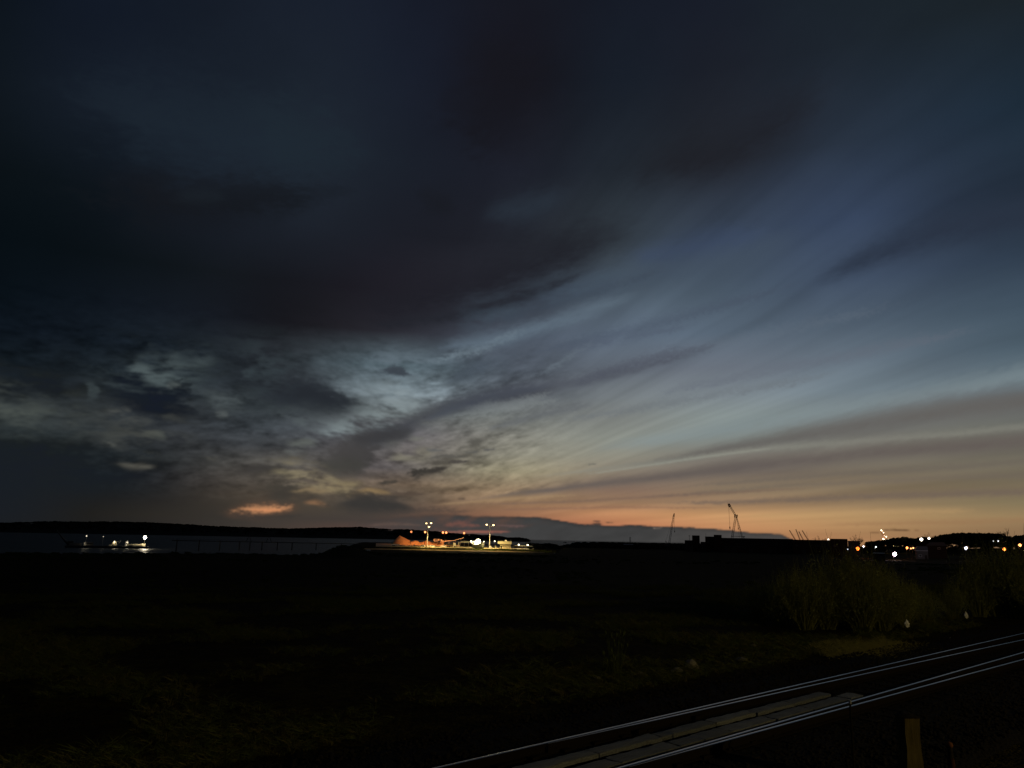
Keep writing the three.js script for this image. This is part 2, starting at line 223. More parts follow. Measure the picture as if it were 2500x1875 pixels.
      if (right > 0 && el < 40) { const warp = fbm(az * 0.07, el * 0.1 + 3, 2) * 2.2; m += right * (1 - sstep(el, 20, 40)) * (0.11 * fbm((th + warp) * 0.7, away * 0.035, 3) + 0.11 * fbm((th + warp) * 0.28 + 31, away * 0.02 + 7, 3) + 0.02 * fbm(th * 2.2 + warp, away * 0.1 + 3, 3) + 0.13 * (1 - sstep(el, 8, 15)) * fbm((th + warp * 0.4) * 1.9 + 50, away * 0.022 + 1, 3)); }
      if (left > 0) m += left * (0.42 * fbm(az * 0.2 - el * 0.1 + 3, (el - az * slant * 0.4) * 0.6 + 1, 4) + 0.6 * n2[k] * (0.8 + n1[k]) + 0.3 * n3[k] + 0.1 * n4[k]);
      m += fade * (0.10 * fbm(az * 0.05 + 5, el * 0.09 + az * 0.03, 4) + 0.16 * sstep(el, 8, 18) * fbm(az * 0.11 + el * 0.05 + 21, el * 0.16 - az * 0.05, 5));
      for (let c = 0; c < 3; c++) buf[o + c] *= Math.max(0.5, m);
    }
  }
  function draw([col, op, soft, rag, pts]) {
    const big = Math.max(...pts.map((p) => p[2])), wm = big * 2.4, len = [0];
    for (let s = 1; s < pts.length; s++) len.push(len[s - 1] + Math.hypot(pts[s][0] - pts[s - 1][0], pts[s][1] - pts[s - 1][1]));
    const broken = rag >= 2, whole = len[len.length - 1]; // broken: torn into streaks rather than one soft shape
    if (broken) rag = 0.5;
    const cap = Math.min(whole * 0.45, big * 2.5 + whole * 0.16);
    const a0 = Math.min(...pts.map((p) => p[0])) - wm * 1.2, a1 = Math.max(...pts.map((p) => p[0])) + wm * 1.2, e0 = Math.min(...pts.map((p) => p[1])) - wm, e1 = Math.max(...pts.map((p) => p[1])) + wm;
    const q0 = Math.max(c0, Math.floor(colOf(Math.max(-A, a0)))), q1 = Math.min(c1, Math.ceil(colOf(Math.min(A, a1)))), r0 = Math.max(row0, Math.floor((e0 / 180 + 0.5) * H)), r1 = Math.min(rTop, Math.ceil((e1 / 180 + 0.5) * H));
    const slow = Math.min(1, big / 0.9), tiny = big < 0.5 && !broken ? 1 : 0;
    for (let r = r0; r <= r1; r++) {
      const el = elOf(r), cy = Math.cos(el * R);
      for (let q = q0; q <= q1; q++) {
        const az = azOf(q), k = (r - row0) * nc + q - c0;
        const ax = az + rag * big * (1.4 * n1[k] * slow + 0.9 * n2[k] + tiny * 4 * n3[k]), ey = el + rag * big * (0.5 * n1[k] * slow + 0.45 * n2[k] + 0.35 * n3[k] + tiny * (0.7 * n3[k] + 0.9 * n4[k]));
        let best = 9, at = 0;
        for (let s = 0; s < pts.length - 1; s++) {
          const p = pts[s], n = pts[s + 1], vx = (n[0] - p[0]) * cy, vy = n[1] - p[1], wx = (ax - p[0]) * cy, wy = ey - p[1];
          const t = Math.min(1, Math.max(0, (wx * vx + wy * vy) / (vx * vx + vy * vy))), d = (broken ? Math.hypot((wx - vx * t) / 1.7, (wy - vy * t) * 1.15) : Math.hypot(wx - vx * t, wy - vy * t)) / lerp(p[2], n[2], t);
          if (d < best) { best = d; at = lerp(len[s], len[s + 1], t); }
        }
        if (best > 2.6) continue;
        const taper = Math.min(1, Math.min(at / cap + 0.12, (whole - at) / cap + 0.12)), wide = 0.35 + 0.65 * Math.sqrt(taper);
        const d = best / wide + rag * (0.35 * (n2[k] + n3[k]) + 0.3 * tiny * n4[k]);
        let a = soft > 0.6 ? Math.exp(-d * d * lerp(1.6, 1.1, soft)) : 1 - sstep(d, 1 - soft * 0.95, 1 + soft * 0.75);
        a *= op * sstep(taper, 0, 0.75) * (1 + rag * 0.45 * (n2[k] + n3[k] + tiny * n4[k]));
        if (broken) a *= sstep(0.95 * n5[k] + 0.22 * n3[k], -0.5, 0.5) * 1.15;
        if (a <= 0.002) continue;
        const o = (r - row0) * bow + q * 3;
        for (let c = 0; c < 3; c++) buf[o + c] = lerp(buf[o + c], col[c], Math.min(1, a));
      }
    }
  }
  wisps.forEach(draw);
  // the slate cloud bank lying on the horizon, its top edge sharp and slightly lumpy
  const b1 = lin('3e3e3e'), b2 = lin('4a4745');
  for (let q = c0; q <= c1; q++) {
    const az = azOf(q);
    if (az < bankTop[0][0] || az > bankTop[bankTop.length - 1][0]) continue;
    let s = 0; while (bankTop[s + 1][0] < az) s++;
    const f = (az - bankTop[s][0]) / (bankTop[s + 1][0] - bankTop[s][0]), top = lerp(bankTop[s][1], bankTop[s + 1][1], f) + 0.05 * fbm(az * 1.6, 4, 3) + 0.02 * fbm(az * 7, 8, 2);
    const edge = az < 3 ? lerp(0.22, 0.07, sstep(az, -7, 3)) : 0.05, fadeL = sstep(az, -11.5, -3);
    for (let r = row0; r <= rTop; r++) {
      const el = elOf(r);
      if (el > top + 0.5) break;
      const k = (r - row0) * nc + q - c0, o = (r - row0) * bow + q * 3;
      const rim = 0.72 + 0.28 * sstep(top - el, 0.02, 0.35) + 0.16 * n2[k], a = (1 - sstep(el, top - edge, top + edge * 0.4)) * lerp(0.25, 1, fadeL) * (1 + (1 - sstep(az, -5, 4)) * (0.5 * n2[k] - 0.1)), w = sstep(az, 8, 18);
      for (let c = 0; c < 3; c++) buf[o + c] = lerp(buf[o + c], lerp(b1[c], b2[c], w) * rim, Math.min(1, a));
    }
  }
  over.forEach(draw);
  for (let r = 0; r < H; r++) for (let q = 0; q < W; q++) {
    const o = (r * W + q) * 4, s = Math.max(0, r - row0) * bow + q * 3, low = r < H / 2;
    data[o] = low ? 0.004 : buf[s]; data[o + 1] = low ? 0.004 : buf[s + 1]; data[o + 2] = low ? 0.004 : buf[s + 2]; data[o + 3] = 1;
  }
  const t = new THREE.DataTexture(data, W, H, THREE.RGBAFormat, THREE.FloatType);
  t.mapping = THREE.EquirectangularReflectionMapping;
  t.minFilter = t.magFilter = THREE.LinearFilter;
  t.needsUpdate = true;
  return t;
}
scene.background = scene.environment = paintSky();

// ---------------------------------------------------------------- helpers for things and parts
const used = {};
function numbered(name) { used[name] = (used[name] ?? -1) + 1; return used[name] ? name + '_' + String(used[name]).padStart(3, '0') : name; }
function tag(o, label, category, group, kind) {
  if (label) o.userData.label = label;
  if (category) o.userData.category = category;
  if (group) o.userData.group = group;
  if (kind) o.userData.kind = kind;
  return o;
}
function thing(name, label, category, pos = [0, 0, 0], turn = 0, group) {
  const o = new THREE.Group(); o.name = numbered(name); o.position.set(...pos); o.rotation.y = turn; scene.add(o);
  return tag(o, label, category, group);
}
function shadowed(m) { m.castShadow = m.receiveShadow = true; return m; }
function part(name, geo, mat, parent, pos) {
  const g = Array.isArray(geo) ? mergeGeometries(geo.map(plain)) : geo;
  const m = shadowed(new THREE.Mesh(g, mat)); m.name = name; if (pos) m.position.set(...pos); parent.add(m); return m;
}
function single(name, geo, mat, label, category, pos = [0, 0, 0], turn = 0, group) {
  const m = part(numbered(name), geo, mat, scene, pos); m.rotation.y = turn; return tag(m, label, category, group);
}
function structure(name, geo, mat) { const m = part(name, geo, mat, scene); m.userData.kind = 'structure'; return m; }
function copyOf(o, label, pos, turn, scale) {
  const c = o.clone(); c.name = numbered(o.name.replace(/_\d{3}$/, '')); scene.add(c);
  c.position.set(...pos); if (turn !== undefined) c.rotation.y = turn; if (scale) c.scale.setScalar(scale);
  c.userData = { ...o.userData, label }; return c;
}
function plain(g) {
  if (g.index) g = g.toNonIndexed();
  for (const k of Object.keys(g.attributes)) if (!['position', 'normal', 'uv'].includes(k)) g.deleteAttribute(k);
  if (!g.attributes.uv) g.setAttribute('uv', new THREE.BufferAttribute(new Float32Array(g.attributes.position.count * 2), 2));
  if (!g.attributes.normal) g.computeVertexNormals();
  return g;
}
function box(w, h, d, x = 0, y = 0, z = 0, ry = 0) { const g = new THREE.BoxGeometry(w, h, d); if (ry) g.rotateY(ry); return g.translate(x, y, z); }
const V = (x, y, z) => new THREE.Vector3(x, y, z);
function rod(a, b, r0, r1 = r0, n = 5) {
  const d = b.clone().sub(a), l = d.length(), g = new THREE.CylinderGeometry(r1, r0, l, n, 1);
  g.applyQuaternion(new THREE.Quaternion().setFromUnitVectors(V(0, 1, 0), d.normalize()));
  return g.translate((a.x + b.x) / 2, (a.y + b.y) / 2, (a.z + b.z) / 2);
}
function prism(pts, depth) { // outline in x, y; depth along z, centred
  const s = new THREE.Shape(pts.map(([x, y]) => new THREE.Vector2(x, y)));
  return new THREE.ExtrudeGeometry(s, { depth, bevelEnabled: false }).translate(0, 0, -depth / 2);
}
// a ground place by compass: azimuth in degrees right of the view, and distance from the viewer
const at = (az, d, y = 0) => [Math.sin(az * R) * d, y, -Math.cos(az * R) * d];
const vat = (az, d, y = 0) => V(...at(az, d, y));
const lit = (hex) => new THREE.Color('#' + hex);

// ---------------------------------------------------------------- materials
function tex(w, h, f, rep, srgb) {
  const d = new Uint8Array(w * h * 4);
  for (let y = 0; y < h; y++) for (let x = 0; x < w; x++) { const c = f(x, y), o = (y * w + x) * 4; d[o] = c[0]; d[o + 1] = c[1]; d[o + 2] = c[2]; d[o + 3] = 255; }
  const t = new THREE.DataTexture(d, w, h); t.wrapS = t.wrapT = THREE.RepeatWrapping; t.magFilter = THREE.LinearFilter; t.minFilter = THREE.LinearFilter;
  if (srgb) t.colorSpace = THREE.SRGBColorSpace;
  if (rep) t.repeat.set(rep, rep);
  t.needsUpdate = true; return t;
}
function tile(f, n) { return (x, y) => { const u = x / n, v = y / n, a = f(x, y), b = f(x - n, y), c = f(x, y - n), d = f(x - n, y - n); return a * (1 - u) * (1 - v) + b * u * (1 - v) + c * (1 - u) * v + d * u * v; }; }
const grey = (v) => { v = Math.max(0, Math.min(255, v)); return [v, v, v]; };
const groundNoise = tile((x, y) => fbm(x / 40, y / 40, 5), 512), fineNoise = tile((x, y) => fbm(x / 6, y / 6, 4), 512);
const groundMap = tex(512, 512, (x, y) => { const a = groundNoise(x, y), b = fineNoise(x + 77, y), t = sstep(a + 0.35 * b, -0.25, 0.3); return [lerp(56, 74, t) + 26 * b, lerp(50, 66, t) + 26 * b, lerp(36, 30, t) + 14 * b]; }, 1 / 9, true);
const groundBump = tex(512, 512, (x, y) => grey(128 + 80 * groundNoise(x, y) + 90 * fineNoise(x, y)), 1 / 4);
const stoneBump = tex(512, 512, tile((x, y) => 0, 512) && ((x, y) => grey(128 + 130 * fineNoise(x, y))), 1 / 3);
const waveBump = tex(512, 512, (() => { const w = tile((x, y) => fbm(x / 60, y / 22, 4), 512); return (x, y) => grey(128 + 120 * w(x, y)); })(), 1 / 30);
const plankMap = tex(256, 256, (() => { const w = tile((x, y) => fbm(x / 5, y / 60, 4) + 0.7 * fbm(x / 50 + 9, y / 50, 3), 256); return (x, y) => grey(190 + 75 * w(x, y) - (hash(x >> 2, y >> 3) > 0.985 ? 60 : 0)); })(), 1, true);
const std = (hex, roughness = 0.85, more = {}) => new THREE.MeshPhysicalMaterial({ color: lit(hex), roughness, specularIntensity: roughness >= 0.85 ? 0.06 : 1, ...more }); // earth, bark, stone and brick hardly shine
const M = {
  ground: new THREE.MeshPhysicalMaterial({ specularIntensity: 0.03, color: 0xa2a28c, map: groundMap, bumpMap: groundBump, bumpScale: 0.12, roughness: 1 }),
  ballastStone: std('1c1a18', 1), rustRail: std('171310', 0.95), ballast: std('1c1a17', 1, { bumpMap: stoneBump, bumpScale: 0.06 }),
  water: new THREE.MeshPhysicalMaterial({ color: 0x04070a, roughness: 0.42, ior: 1.33, bumpMap: waveBump, bumpScale: 1.6 }),
  hill: std('1c1d18', 1), wood: std('24271d', 1), bare: std('3a332b', 1),
  railTop: new THREE.MeshStandardMaterial({ color: 0xb8b8b4, roughness: 0.33, metalness: 1 }),
  sleeper: [std('1e1b17', 1, { bumpMap: stoneBump, bumpScale: 0.02 }), std('221e1a', 1, { bumpMap: stoneBump, bumpScale: 0.02 }), std('1a1815', 1)],
  board: ['64686f', '585c62', '6e7278'].map((c) => std(c, 0.8, { map: plankMap, bumpMap: plankMap, bumpScale: 0.02 })),
  stem: std('5e5f30', 1), twig: std('4a4030', 1),
  leaf: new THREE.MeshPhysicalMaterial({ color: lit('626a28'), roughness: 0.9, transmission: 0.3, thickness: 0, side: THREE.DoubleSide }),
  leafOlive: new THREE.MeshPhysicalMaterial({ color: lit('6a6e2a'), roughness: 0.9, transmission: 0.3, thickness: 0, side: THREE.DoubleSide }),
  grass: new THREE.MeshPhysicalMaterial({ specularIntensity: 0.1, color: lit('3f4620'), roughness: 1, side: THREE.DoubleSide }),
  lamplitGrass: new THREE.MeshPhysicalMaterial({ specularIntensity: 0.1, color: lit('6e6a3c'), roughness: 1, side: THREE.DoubleSide }),  // paler blade colour carries the lamplight that falls on one patch
  dryGrass: new THREE.MeshPhysicalMaterial({ specularIntensity: 0.1, color: lit('4e4a26'), roughness: 1, side: THREE.DoubleSide }),
  litter: std('77746a', 0.9), rock: std('6b675a', 0.95, { bumpMap: stoneBump, bumpScale: 0.03 }),
  plastic: new THREE.MeshPhysicalMaterial({ color: lit('e6e4da'), roughness: 0.5, transmission: 0.3, thickness: 0, side: THREE.DoubleSide }),
  steel: std('8f9090', 0.5, { metalness: 0.6 }), paleSteel: std('c9c6bd', 0.6), darkSteel: std('35312c', 0.7, { metalness: 0.3 }), craneRed: std('5a3020', 0.7), craneGrey: std('3a3835', 0.7),
  white: std('e4e2dc', 0.5), cream: std('d9cfae', 0.7), concrete: std('b8b0a0', 0.9), glass: new THREE.MeshStandardMaterial({ color: 0x0a0d10, roughness: 0.4 }),
  tyre: std('17171a', 0.9), brick: std('3a2a22', 0.95), brownWall: std('38312b', 0.9), greyWall: std('605e5a', 0.9), roof: std('3b3937', 0.8), slate: std('4a4c50', 0.7), sand: std('b89c74', 1, { bumpMap: stoneBump, bumpScale: 0.05 }), hull: std('e0dcc8', 0.45), darkHull: std('1d1b1c', 0.6), yellowPaint: std('5a5030', 0.9, { map: plankMap }), redPaint: std('33201a', 0.9), rust: std('5a3a24', 0.9),
};
function glow(hex, k) { const c = lit(hex); return new THREE.MeshStandardMaterial({ color: 0x222222, emissive: c, emissiveIntensity: k, roughness: 0.6 }); }
function pointLight(parent, hex, cd, pos, soft = 8) { const l = new THREE.PointLight(lit(hex), cd); l.position.set(...pos); l.castShadow = true; l.shadow.radius = soft; l.name = 'lamp_light'; parent.add(l); return l; }

function hoodedLight(parent, hex, cd, pos, aim, half, soft = 25) { // a lamp under a hood: light only within a cone
  const l = new THREE.SpotLight(lit(hex), cd, 0, half, 0.5); l.position.set(...pos); l.target.position.set(...aim); l.castShadow = true; l.shadow.radius = soft; l.name = 'lamp_light'; parent.add(l, l.target); return l;
}

// ---------------------------------------------------------------- lie of the land
// the railway runs along u; n points from it towards the viewer
const U = [0.7352, -0.6778], NN = [0.6778, 0.7352];
const rail = (s, o, y = 0) => V(U[0] * s + NN[0] * o, y, U[1] * s + NN[1] * o);
const RAIL_FAR = -8.465, RAIL_NEAR = -6.965;
const spread = (s) => s < 6 ? 0 : 0.016 * (s - 6) + 0.0003 * (s - 6) ** 2;   // how far the turnout's branch has swung away
const WATER = -6, LAND = -2.5;
function nearEdge(az) { // where the flat land ends at the water
  const wob = 9 * fbm(az * 0.25, 2, 3) + 3 * fbm(az * 1.6, 6, 2);
  if (az < -14) return 238 + 6 * sstep(az, -40, -16) + wob;
  if (az < 2) return lerp(244, 300, sstep(az, -15, -5)) + wob;
  return lerp(300, 12000, sstep(az, 2.2, 9) ** 2) + wob;
}
function groundH(x, z) {
  const d = Math.hypot(x, z), az = Math.atan2(x, -z) / R, o = x * NN[0] + z * NN[1], q = RAIL_FAR - o;
  let h = -0.34;
  if (q > 2.2) h = -0.34 - 2.16 * sstep(q, 2, 95);
  const rough = sstep(q, 2.5, 12) + sstep(-q, 8, 20);
  h += rough * (0.16 * fbm(x * 0.11, z * 0.11, 4) + 0.5 * fbm(x * 0.018, z * 0.018, 3) * sstep(d, 20, 80));
  h += 3.0 * Math.exp(-(((az + 11.6) / 1.5) ** 2) - ((d - 236) / 26) ** 2);
  h += sstep(az, 24, 31) * sstep(d, 420, 760) * (6 + 1.5 * fbm(az * 0.5, 3, 3)) * (1 - sstep(d, 1200, 2000));
  const over = Math.abs(az) > 75 ? 1 : 1 - sstep(d - nearEdge(az), -4, 16);
  const yard = sstep(az, -12.2, -10.4) * (1 - sstep(az, 2.6, 6)) * sstep(d, 578, 598) * (1 - sstep(d, 800, 830));
  const m = Math.max(over, yard), flats = sstep(az, -11.4, -9.6) * (1 - sstep(az, 2.8, 5)) * (1 - sstep(d, 640, 660));
  if (yard > over) h = lerp(-4.0, -2.1, sstep(d, 592, 650)) + 0.1 * fbm(x * 0.05, z * 0.05, 3);
  return lerp(lerp(-8.2, -5.7 + 0.12 * fbm(x * 0.04, z * 0.04, 3), flats), h, m);
}
const on = (az, d, dy = 0) => { const p = at(az, d); p[1] = groundH(p[0], p[2]) + dy; return p; };
{
  const azs = []; for (let a = -180; a < -44; a += 2) azs.push(a); for (let a = -44; a < 44; a += 0.2) azs.push(a); for (let a = 44; a <= 180; a += 2) azs.push(a);
  const ds = [0.01]; let d = 1.2; while (d < 9000) { ds.push(d); d *= d < 80 ? 1.035 : d < 560 ? 1.03 : d < 840 ? 1.006 : 1.12; } ds.push(9500);
  const pos = [], uv = [], idx = [], n = azs.length;
  for (const r of ds) for (const a of azs) { const p = at(a, r); pos.push(p[0], groundH(p[0], p[2]), p[2]); uv.push(p[0], p[2]); }
  for (let j = 0; j < ds.length - 1; j++) for (let i = 0; i < n - 1; i++) { const a = j * n + i, b = a + 1, c = a + n, e = c + 1; idx.push(a, b, c, b, e, c); }
  const g = new THREE.BufferGeometry();
  g.setAttribute('position', new THREE.Float32BufferAttribute(pos, 3)); g.setAttribute('uv', new THREE.Float32BufferAttribute(uv, 2)); g.setIndex(idx); g.computeVertexNormals();
  structure('ground', g, M.ground);
  const w = new THREE.PlaneGeometry(26000, 26000).rotateX(-Math.PI / 2).translate(0, WATER, 0), q = w.attributes.uv, p = w.attributes.position;
  for (let i = 0; i < q.count; i++) q.setXY(i, p.getX(i), p.getZ(i));
  structure('water', w, M.water);
}
// hills across the water: elevation of the skyline by azimuth
{
  const sky = [[-75, 0.5], [-55, 0.62], [-45, 0.4], [-33, 0.47], [-31, 0.6], [-28.6, 0.64], [-25, 0.74], [-23, 0.68], [-21.2, 0.57], [-18.6, 0.54], [-15.9, 0.52], [-13.5, 0.62], [-12.2, 0.69], [-11, 0.73], [-10.2, 0.7], [-8.7, 0.64], [-6, 0.58], [-4.3, 0.44], [-1.4, 0.32], [-0.1, 0.18], [0.7, 0.22], [1.2, 0.1], [1.6, -0.06], [4, -0.1]];
  const crest = (az) => { let s = 0; while (s < sky.length - 2 && sky[s + 1][0] < az) s++; const f = Math.min(1, Math.max(0, (az - sky[s][0]) / (sky[s + 1][0] - sky[s][0]))); return lerp(sky[s][1], sky[s + 1][1], f); };
  const pos = [], idx = [], rows = 9; let n = 0;
  for (let a = -75; a <= 4; a += 0.15) {
    for (let k = 0; k < rows; k++) {
      const t = k / (rows - 1), d = lerp(3600, 4700, t), top = EYE + 4300 * Math.tan(crest(a) * R) - 9;
      const y = lerp(WATER - 0.6, top, Math.sin(Math.min(1, t * 1.35) * Math.PI / 2)) * (t < 0.01 ? 1 : 1) + (t > 0 && t < 1 ? 3 * fbm(a * 0.8, t * 4, 3) : 0);
      pos.push(...at(a, d, y));
    } n++;
  }
  for (let i = 0; i < n - 1; i++) for (let k = 0; k < rows - 1; k++) { const a = i * rows + k, b = a + 1, c = a + rows, e = c + 1; idx.push(a, c, b, b, c, e); }
  const g = new THREE.BufferGeometry(); g.setAttribute('position', new THREE.Float32BufferAttribute(pos, 3)); g.setIndex(idx); g.computeVertexNormals();
  structure('hills', g, M.hill);
  globalThis.hillTop = (a, t) => lerp(WATER, EYE + 4300 * Math.tan(crest(a) * R) - 9, Math.sin(Math.min(1, t * 1.35) * Math.PI / 2));
}
// leaf clumps
function clump(seed, n, size, squash = 0.8) { // many small leaf faces through a lumpy ball of radius 1
  const r = rng(seed), pos = [], lobes = [];
  for (let i = 0; i < 7; i++) { const a = r() * 6.283, e = r() * 1.3 - 0.3; lobes.push([Math.cos(a) * 0.55, e * 0.5, Math.sin(a) * 0.55, 0.35 + 0.3 * r()]); }
  const q = new THREE.Quaternion(), e = new THREE.Euler();
  for (let i = 0; i < n; i++) {
    const L = lobes[Math.floor(r() * lobes.length)], rr = Math.cbrt(r()) * L[3], a = r() * 6.283, c = r() * 2 - 1, s = Math.sqrt(1 - c * c);
    const x = L[0] + Math.cos(a) * s * rr, y = (L[1] + c * rr) * squash, z = L[2] + Math.sin(a) * s * rr, w = size * (0.6 + 0.8 * r());
    q.setFromEuler(e.set(r() * 6.3, r() * 6.3, r() * 6.3));
    const p = [V(-w, 0, 0), V(0, -w * 0.45, 0), V(w, 0, 0), V(0, w * 0.45, 0)].map((v) => v.applyQuaternion(q).add(V(x, y, z)));
    for (const k of [0, 1, 2, 0, 2, 3]) pos.push(p[k].x, p[k].y, p[k].z);
  }
  const g = new THREE.BufferGeometry(); g.setAttribute('position', new THREE.Float32BufferAttribute(pos, 3)); g.computeVertexNormals(); return g;
}
function scatter(name, geo, mat, list, label) { // list of [x, y, z, scale, turn, yscale]
  const m = new THREE.InstancedMesh(geo, mat, list.length), o = new THREE.Object3D();
  list.forEach(([x, y, z, s, t = 0, ys = 1], i) => { o.position.set(x, y, z); o.rotation.set(0, t, 0); o.scale.set(s, s * ys, s); o.updateMatrix(); m.setMatrixAt(i, o.matrix); });
  m.name = numbered(name); m.castShadow = m.receiveShadow = true; scene.add(m); return tag(m, label, null, null, 'stuff');
}
{
  const r = rng(5), far = clump(11, 150, 0.3), list = [];
  for (let i = 0; i < 3600; i++) { const a = -60 + r() * 61.5, t = r() < 0.5 ? 0.72 + r() * 0.1 : 0.15 + r() * 0.6, s = 6 + r() * 8 * (0.4 + 0.6 * Math.abs(noise(a * 1.5, 3))); list.push([...at(a, lerp(3600, 4700, t), hillTop(a, t) + s * 0.35), s, r() * 6.3, 0.75]); }
  scatter('woodland', far, M.wood, list, 'dark woods covering the low hills across the water');
  // scrub along the dark flat land between the yard and the warehouses, and beyond
  const low = [];
  for (let i = 0; i < 1500; i++) { const a = 1.4 + r() * 23, d = 600 + 1800 * r() * r(), p = on(a, d), s = (1 + 2.2 * r()) * (0.6 + 0.5 * (d / 900)); if (p[1] > -4) low.push([p[0], p[1] + s * 0.35, p[2], s, r() * 6.3, 0.8]); }
  for (let i = 0; i < 500; i++) { const a = 4 + r() * 40, d = 2500 + 3500 * r(), p = on(a, d), s = 3 + 4 * r(); low.push([p[0], p[1] + s * 0.3, p[2], s, r() * 6.3, 0.6]); }
  scatter('scrub', far, M.wood, low, 'dark low scrub along the flat land under the cranes');
  // tussocks and low scrub over the flat land between the grass and the water
  const tus = [];
  for (let i = 0; i < 5200; i++) { const a = -44 + 92 * r(), d = 55 + 230 * Math.sqrt(r()), p = on(a, d); if (p[1] < -3.2 || noise(p[0] * 0.03, p[2] * 0.03) < -0.25 + 0.5 * r()) continue; const s = (0.25 + 0.5 * r() * r()) * (0.8 + d / 260); tus.push([p[0], p[1] + s * 0.12, p[2], s, r() * 6.3, 0.55]); }
  scatter('tussocks', clump(13, 110, 0.22), M.grass, tus, 'dark tussocks over the flat land between the field and the water');
  // the wooded rise on the right
  const wood = [];
  const ridge = [[22.6, 0.3], [25, 0.42], [25.9, 0.6], [26.8, 0.72], [27.4, 0.62], [28, 0.8], [28.5, 0.66], [28.9, 0.88], [29.9, 1.02], [31.2, 1.05], [32.2, 1.0], [32.8, 0.8], [33.2, 0.95], [34.5, 0.98], [37, 0.9], [44, 0.8]];
  const ridgeAt = (a) => { let s = 0; while (s < ridge.length - 2 && ridge[s + 1][0] < a) s++; return lerp(ridge[s][1], ridge[s + 1][1], (a - ridge[s][0]) / (ridge[s + 1][0] - ridge[s][0])); };
  for (let i = 0; i < 1300; i++) {
    const a = 24.6 + r() * 19, d = 600 + 200 * r(), p = at(a, d), gy = groundH(p[0], p[2]), top = EYE + d * Math.tan(ridgeAt(a) * R), s = 1.6 + 2.2 * r(), y = lerp(gy + 1, top - s * 0.7, r() < 0.4 ? 0.8 + 0.2 * r() : r());
    if (top > gy + 2) wood.push([p[0], Math.max(gy + s * 0.3, y), p[2], s, r() * 6.3, 0.85]);
  }
  scatter('woodland', clump(12, 260, 0.2), M.wood, wood, 'dense dark trees on the rise behind the lit houses at the right');
}

